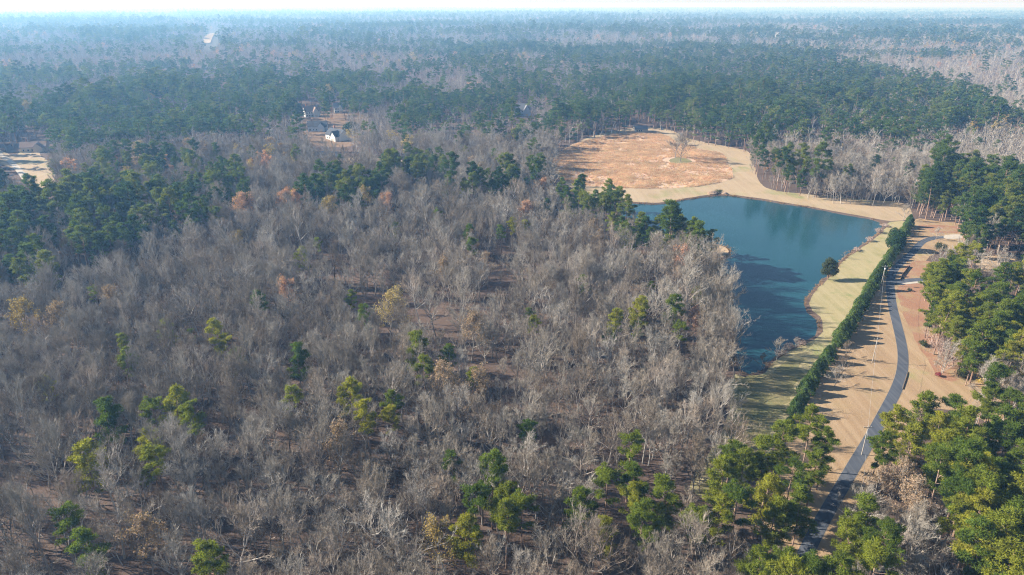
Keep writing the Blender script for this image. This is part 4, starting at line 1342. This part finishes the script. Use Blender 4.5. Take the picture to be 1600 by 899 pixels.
scatter("shore_reeds", reed_src, pos, np.stack([np.zeros(n), np.zeros(n), rng.uniform(0, 6.28, n)], 1), np.stack([np.array(sz)] * 3, 1), rng.integers(0, 3, n),
        "brown reeds and dead grass fringing the pond edge", "reeds")
# spit of straw coloured ground under the wooded point
patch("shore_spit", spline(G([(1108, 405), (1122, 404), (1138, 396), (1133, 386.5), (1114, 381.5), (1102, 388)]), 2.5, True, .3, 31), .03, M['sand'],
      label="tan sandy spit at the tip of the wooded point", cat="bank")

# ------------------------------------------------------------------ utility poles and cables
def utility_pole(px, py, label, transformer=False, h=9.0):
    p = at(px, py)
    e = empty("utility_pole", (p.x, p.y, 0))
    tag(e, label, "utility pole", "utility poles along the driveway")
    m = MB(); m.tube([Vector((0, 0, -.5)), Vector((.04, 0, h * .5)), Vector((0, .02, h))], [.12, .105, .085], 8, True)
    link("post", m.mesh("pole_post", M['polewood'], True), e)
    m = MB(); m.box((0, 0, h - .35), (2.2, .14, .16)); link("crossarm", m.mesh("pole_crossarm", M['polewood']), e)
    for x in (-.95, 0, .95):
        m = MB(); m.tube([Vector((x, 0, h - .27 if x else h)), Vector((x, 0, h - .08 if x else h + .2))], [.06, .05], 6, True)
        link("insulator", m.mesh("pole_insulator", M['steel']), e)
    if transformer:
        m = MB(); m.tube([Vector((.0, -.42, h - 1.9)), Vector((.0, -.42, h - 1.85)), Vector((0, -.42, h - 1.0)), Vector((0, -.42, h - .95))], [.2, .28, .28, .2], 10, True)
        link("transformer", m.mesh("pole_transformer", M['steel'], True), e)
    return Vector((p.x, p.y, h))


P1 = utility_pole(1376.4, 446.4, "far white utility pole with crossarm at the driveway fork", True)
P2 = utility_pole(1362.5, 566.7, "pale utility pole midway on the lawn left of the driveway")
P3 = utility_pole(1346, 711, "near utility pole at the driveway edge by the pine grove")
P4 = at(1325, 960); P4.z = 9


def cable(a, b, off, label):
    m = MB()
    pts = []
    for i in range(17):
        t = i / 16
        q = a.lerp(b, t) + off
        q.z -= 1.1 * 4 * t * (1 - t)
        pts.append(q)
    m.tube(pts, [.02] * 17, 4)
    tag(link("power_cable", m.mesh("cable", M['wire'])), label, "cable", "cables between the utility poles")


cable(P1, P2, Vector((0, 0, .15)), "thin overhead cable between the far and middle poles")
cable(P2, P3, Vector((0, 0, .15)), "thin overhead cable between the middle and near poles")
cable(P3, P4, Vector((0, 0, .15)), "thin overhead cable leaving the near pole towards the bottom")

# black silt fence on the clay cut
def silt_fence(pxs, label):
    P = [at(x, y) for x, y in pxs]
    e = empty("silt_fence", P[0])
    tag(e, label, "silt fence")
    m = MB()
    for a, b in zip(P[:-1], P[1:]):
        d = (b - a); L = d.length; c = (a + b) / 2 - P[0]
        m.box((c.x, c.y, .45), (L, .05, .9), math.atan2(d.y, d.x))
    link("fabric", m.mesh("fence_fabric", M['black']), e)
    for p in P:
        m = MB(); q = p - P[0]; m.box((q.x + .06, q.y - .06, .55), (.06, .06, 1.2)); link("stake", m.mesh("fence_stake", M['stake']), e)


silt_fence([(1406.8, 436), (1410, 431), (1413.5, 426.5), (1417, 422), (1421, 417.5)], "low black silt fence round the red clay cut")
silt_fence([(1407, 436.5), (1412, 436)], "short black return of the silt fence beside the side drive")


def sunk_log(a, b, r, label):
    P, Q = at(*a), at(*b)
    m = MB()
    pts = [P.lerp(Q, t / 6) + Vector((random.gauss(0, .05), random.gauss(0, .05), r * .7)) for t in range(7)]
    m.tube(pts, [r * .8] + [r] * 5 + [r * .6], 7, True)
    tag(link("drain_pipe", m.mesh("drain_pipe", M['log'], True)), label, "edging")


sunk_log((1410.5, 609), (1418.5, 582), .22, "dark edging along the right side of the driveway curve")


def boulder(px, py, r, label, squash=.5):
    p = at(px, py)
    rr = random.Random(int(px * 7))
    import bmesh
    bm = bmesh.new(); bmesh.ops.create_icosphere(bm, subdivisions=3, radius=1)
    for v in bm.verts:
        k = 1 + .35 * noise.noise(v.co * 1.3 + Vector((px, 0, 0))) + .15 * noise.noise(v.co * 3)
        v.co = Vector((v.co.x * r * k, v.co.y * r * .8 * k, v.co.z * r * squash * k))
    me = bpy.data.meshes.new("boulder"); bm.to_mesh(me); bm.free()
    me.materials.append(M['rock'])
    o = link("boulder", me); o.location = (p.x, p.y, r * .15)
    tag(o, label, "rock", "rocks on the north shore")


boulder(1113, 303.5, 3.2, "big brown rock left of the brush on the north shore", .45)
boulder(1122, 302.5, 2.0, "brown rock under the brush on the north shore")
boulder(1133, 304, 2.0, "small brown rock at the water on the north shore", .5)
place_crown("shore_shrub", 1124, 302, shrub_form(77, 2.6, 3.0, 900, .2, 'olive'), "dark brush growing on the north shore rocks", 1, None, "shrub", ("stems", "foliage"))
p = at(1083, 228)
m = MB()
for i in range(16):
    a = random.uniform(-.6, .6); q = Vector((random.uniform(-3, 3), random.uniform(-1.2, 1.2), random.uniform(.1, .9)))
    d = Vector((math.cos(a), math.sin(a), random.uniform(-.1, .25)))
    m.tube([q - d * 1.6, q, q + d * 1.8], [.16, .14, .05], 5, True)
o = link("brush_pile", m.mesh("brush_pile", M['log'])); o.location = p
tag(o, "dark pile of cut logs at the top edge of the orange field", "brush pile")

# ------------------------------------------------------------------ houses
def house(px, py, w, d, h, rise, rz, wall, roof, label, chimney=True, wing=True, windows=3):
    p = at(px, py)
    e = empty("house", (p.x, p.y, float(terrain(p.x, p.y))), rz)
    tag(e, label, "house")

    def block(cx, cy, w, d, h, rise, along_x=True):
        m = MB(); b = 0
        hw, hd = w / 2, d / 2
        V = [(-hw, -hd), (hw, -hd), (hw, hd), (-hw, hd)]
        for z in (-.5, h):
            for x, y in V: m.v.append((cx + x, cy + y, z))
        ridge = [(cx - hw, cy, h + rise), (cx + hw, cy, h + rise)] if along_x else [(cx, cy - hd, h + rise), (cx, cy + hd, h + rise)]
        m.v += ridge
        m.f += [(0, 1, 5, 4), (1, 2, 6, 5), (2, 3, 7, 6), (3, 0, 4, 7)]
        m.f += [(7, 4, 8), (5, 6, 9)] if along_x else [(4, 5, 8), (6, 7, 9)]
        m.m += [0] * 6
        link("wall", m.mesh("house_wall", M[wall]), e)
        r = MB(); o = .5; t = .22
        sl = rise / (hd if along_x else hw)
        for s in (-1, 1):
            if along_x:
                A = [(cx - hw - o, cy + s * (hd + o), h - o * sl + .03), (cx + hw + o, cy + s * (hd + o), h - o * sl + .03), (cx + hw + o, cy, h + rise + .03), (cx - hw - o, cy, h + rise + .03)]
            else:
                A = [(cx + s * (hw + o), cy - hd - o, h - o * sl + .03), (cx + s * (hw + o), cy + hd + o, h - o * sl + .03), (cx, cy + hd + o, h + rise + .03), (cx, cy - hd - o, h + rise + .03)]
            b = len(r.v)
            r.v += A + [(x, y, z + t) for x, y, z in A]
            for f in ((0, 1, 2, 3), (4, 5, 6, 7), (0, 1, 5, 4), (1, 2, 6, 5), (2, 3, 7, 6), (3, 0, 4, 7)):
                r.f.append(tuple(b + q for q in f)); r.m.append(0)
        return link("roof", r.mesh("house_roof", M[roof]), e)

    rf = block(0, 0, w, d, h, rise)
    front = -d / 2
    if wing:
        block(w * .22, -d * .5, w * .36, d * .55, h * .96, rise * .9, False)
    if chimney:
        m = MB(); m.box((-w * .3, d * .15, h + rise * .55 + 1.0), (1.1, 1.1, rise + 2.0)); link("chimney", m.mesh("house_chimney", M['brick']), rf)
    xs = [-w * .38, -w * .2, -w * .04][:windows]
    for x in xs:
        for z in ((1.6, 4.4) if h > 5 else (1.6,)):
            m = MB(); m.box((x, front - .04, z), (1.3, .1, 1.6)); f = link("window", m.mesh("window_frame", M['wallwhite']), e)
            m = MB(); m.box((x, front - .1, z), (1.06, .05, 1.36)); link("pane", m.mesh("window_pane", M['glass']), f)
    if wing:
        m = MB(); m.box((w * .22, -d * .775 - .05, 1.1), (2.6, .1, 2.2)); link("door", m.mesh("house_door", M['walltan']), e)
    return e


house(487, 182, 15, 10, 6, 4.5, .5, 'wallwhite', 'roofbrown', "white gabled house with brown roof, uppermost of the cluster")
house(497, 204, 17, 11, 4.5, 4.2, .15, 'wallblue', 'roofdark', "house with dark blue grey roof in the middle of the cluster", wing=True)
house(528, 218, 20, 11, 4.5, 4.6, -.7, 'wallwhite', 'roofdark', "white house with dark roof beside the round evergreens")
house(529, 176, 9, 8, 6, 4, .3, 'wallwhite', 'roofgrey', "tall white house with chimney behind bare trees")
house(816, 180, 18, 11, 6, 6, .1, 'wallblue', 'roofgrey', "blue grey house with twin gables among the pines")
house(832, 221, 20, 10, 5, 4, .05, 'wallblue', 'roofgrey', "pale blue house half hidden left of the orange field")
house(1000, 206, 12, 8, 3, 2.4, .2, 'walltan', 'roofgrey', "low pale shed at the top of the orange field", chimney=False, wing=False)
house(56, 236, 18, 10, 4, 3.5, .3, 'walltan', 'roofbrown', "brown roofed house beside the left clearing")
lobes = [((0, 0, 5.5), (6.5, 5.5, 5.5)), ((4, .5, 4.6), (4.5, 4.5, 4.6)), ((-5.5, 0, 4.4), (3.6, 3.6, 4.4))]
t, c = crown_form(31, 11, lobes, 3000, .5, .35, 4)
place_crown("round_evergreen", 551, 209, (t.mesh("evergreen_trunk", M['pinebark']), c.mesh("evergreen_crown", M['magnolia'])), "big dark round evergreens beside the white house with dark roof", 1.0)
FAR_HOUSES = [(985, 34), (1005, 36), (1022, 35), (1215, 62), (1222, 59), (1188, 61), (1335, 42), (1355, 43), (1110, 58), (655, 20), (1410, 58), (236, 18), (620, 16), (1500, 40), (905, 40)]
FAR_WORDS = ["left of the far row of three right of centre", "middle of the far row of three right of centre", "right of the far row of three right of centre",
             "middle of a close pair in the right woods", "right and higher of a close pair in the right woods", "left of the close pair in the right woods",
             "left of two near the far right ridge", "right of two near the far right ridge", "alone between the far row and the right pair",
             "near the horizon just left of centre", "alone at the far right", "near the horizon at the far left", "near the horizon, left of another just left of centre",
             "nearest the horizon at the far right", "left of the far row of three"]
for i, (px, py) in enumerate(FAR_HOUSES):
    q = at(px, py + 1.2)
    s = q.y / 1500
    m = MB()
    w, d, h = 24 + 7 * (i % 3), 13, 9
    z0 = 10.0
    e = empty("distant_house", (q.x, q.y, float(terrain(q.x, q.y))), .3 * (i % 4))
    tag(e, "tiny pale far house, " + FAR_WORDS[i], "house", "tiny far houses")
    m.box((0, 0, z0 / 2 + 4), (w, d, z0 + 8)); link("wall", m.mesh("far_wall", M['wallwhite']), e)
    m = MB()
    m.v += [(-w / 2 - .5, -d / 2 - .5, z0 + 8.02), (w / 2 + .5, -d / 2 - .5, z0 + 8.02), (w / 2 + .5, d / 2 + .5, z0 + 8.02), (-w / 2 - .5, d / 2 + .5, z0 + 8.02), (-w / 2, 0, z0 + 12), (w / 2, 0, z0 + 12)]
    m.f += [(0, 1, 5, 4), (2, 3, 4, 5), (3, 0, 4), (1, 2, 5), (0, 3, 2, 1)]; m.m += [0] * 5
    link("roof", m.mesh("far_roof", M['roofgrey']), e)

# ------------------------------------------------------------------ air
hz = MB()
TOP = CAM_H + 22
hz.box((60, 330, (TOP - 130) / 2), (90000, 90000, TOP + 130))
m, nt, out = new_mat("haze_air")
pv = nt.nodes.new("ShaderNodeVolumePrincipled")
pv.inputs["Color"].default_value = (0.26, 0.55, 1.0, 1)
pv.inputs["Absorption Color"].default_value = (1, 1, 1, 1)
pv.inputs["Density"].default_value = HAZE_DENSITY
pv.inputs["Anisotropy"].default_value = 0.2
nt.links.new(pv.outputs[0], out.inputs["Volume"])
o = link("haze", hz.mesh("haze", m))
tag(o, "thin blue haze over the distant woods", "haze", None, "stuff")
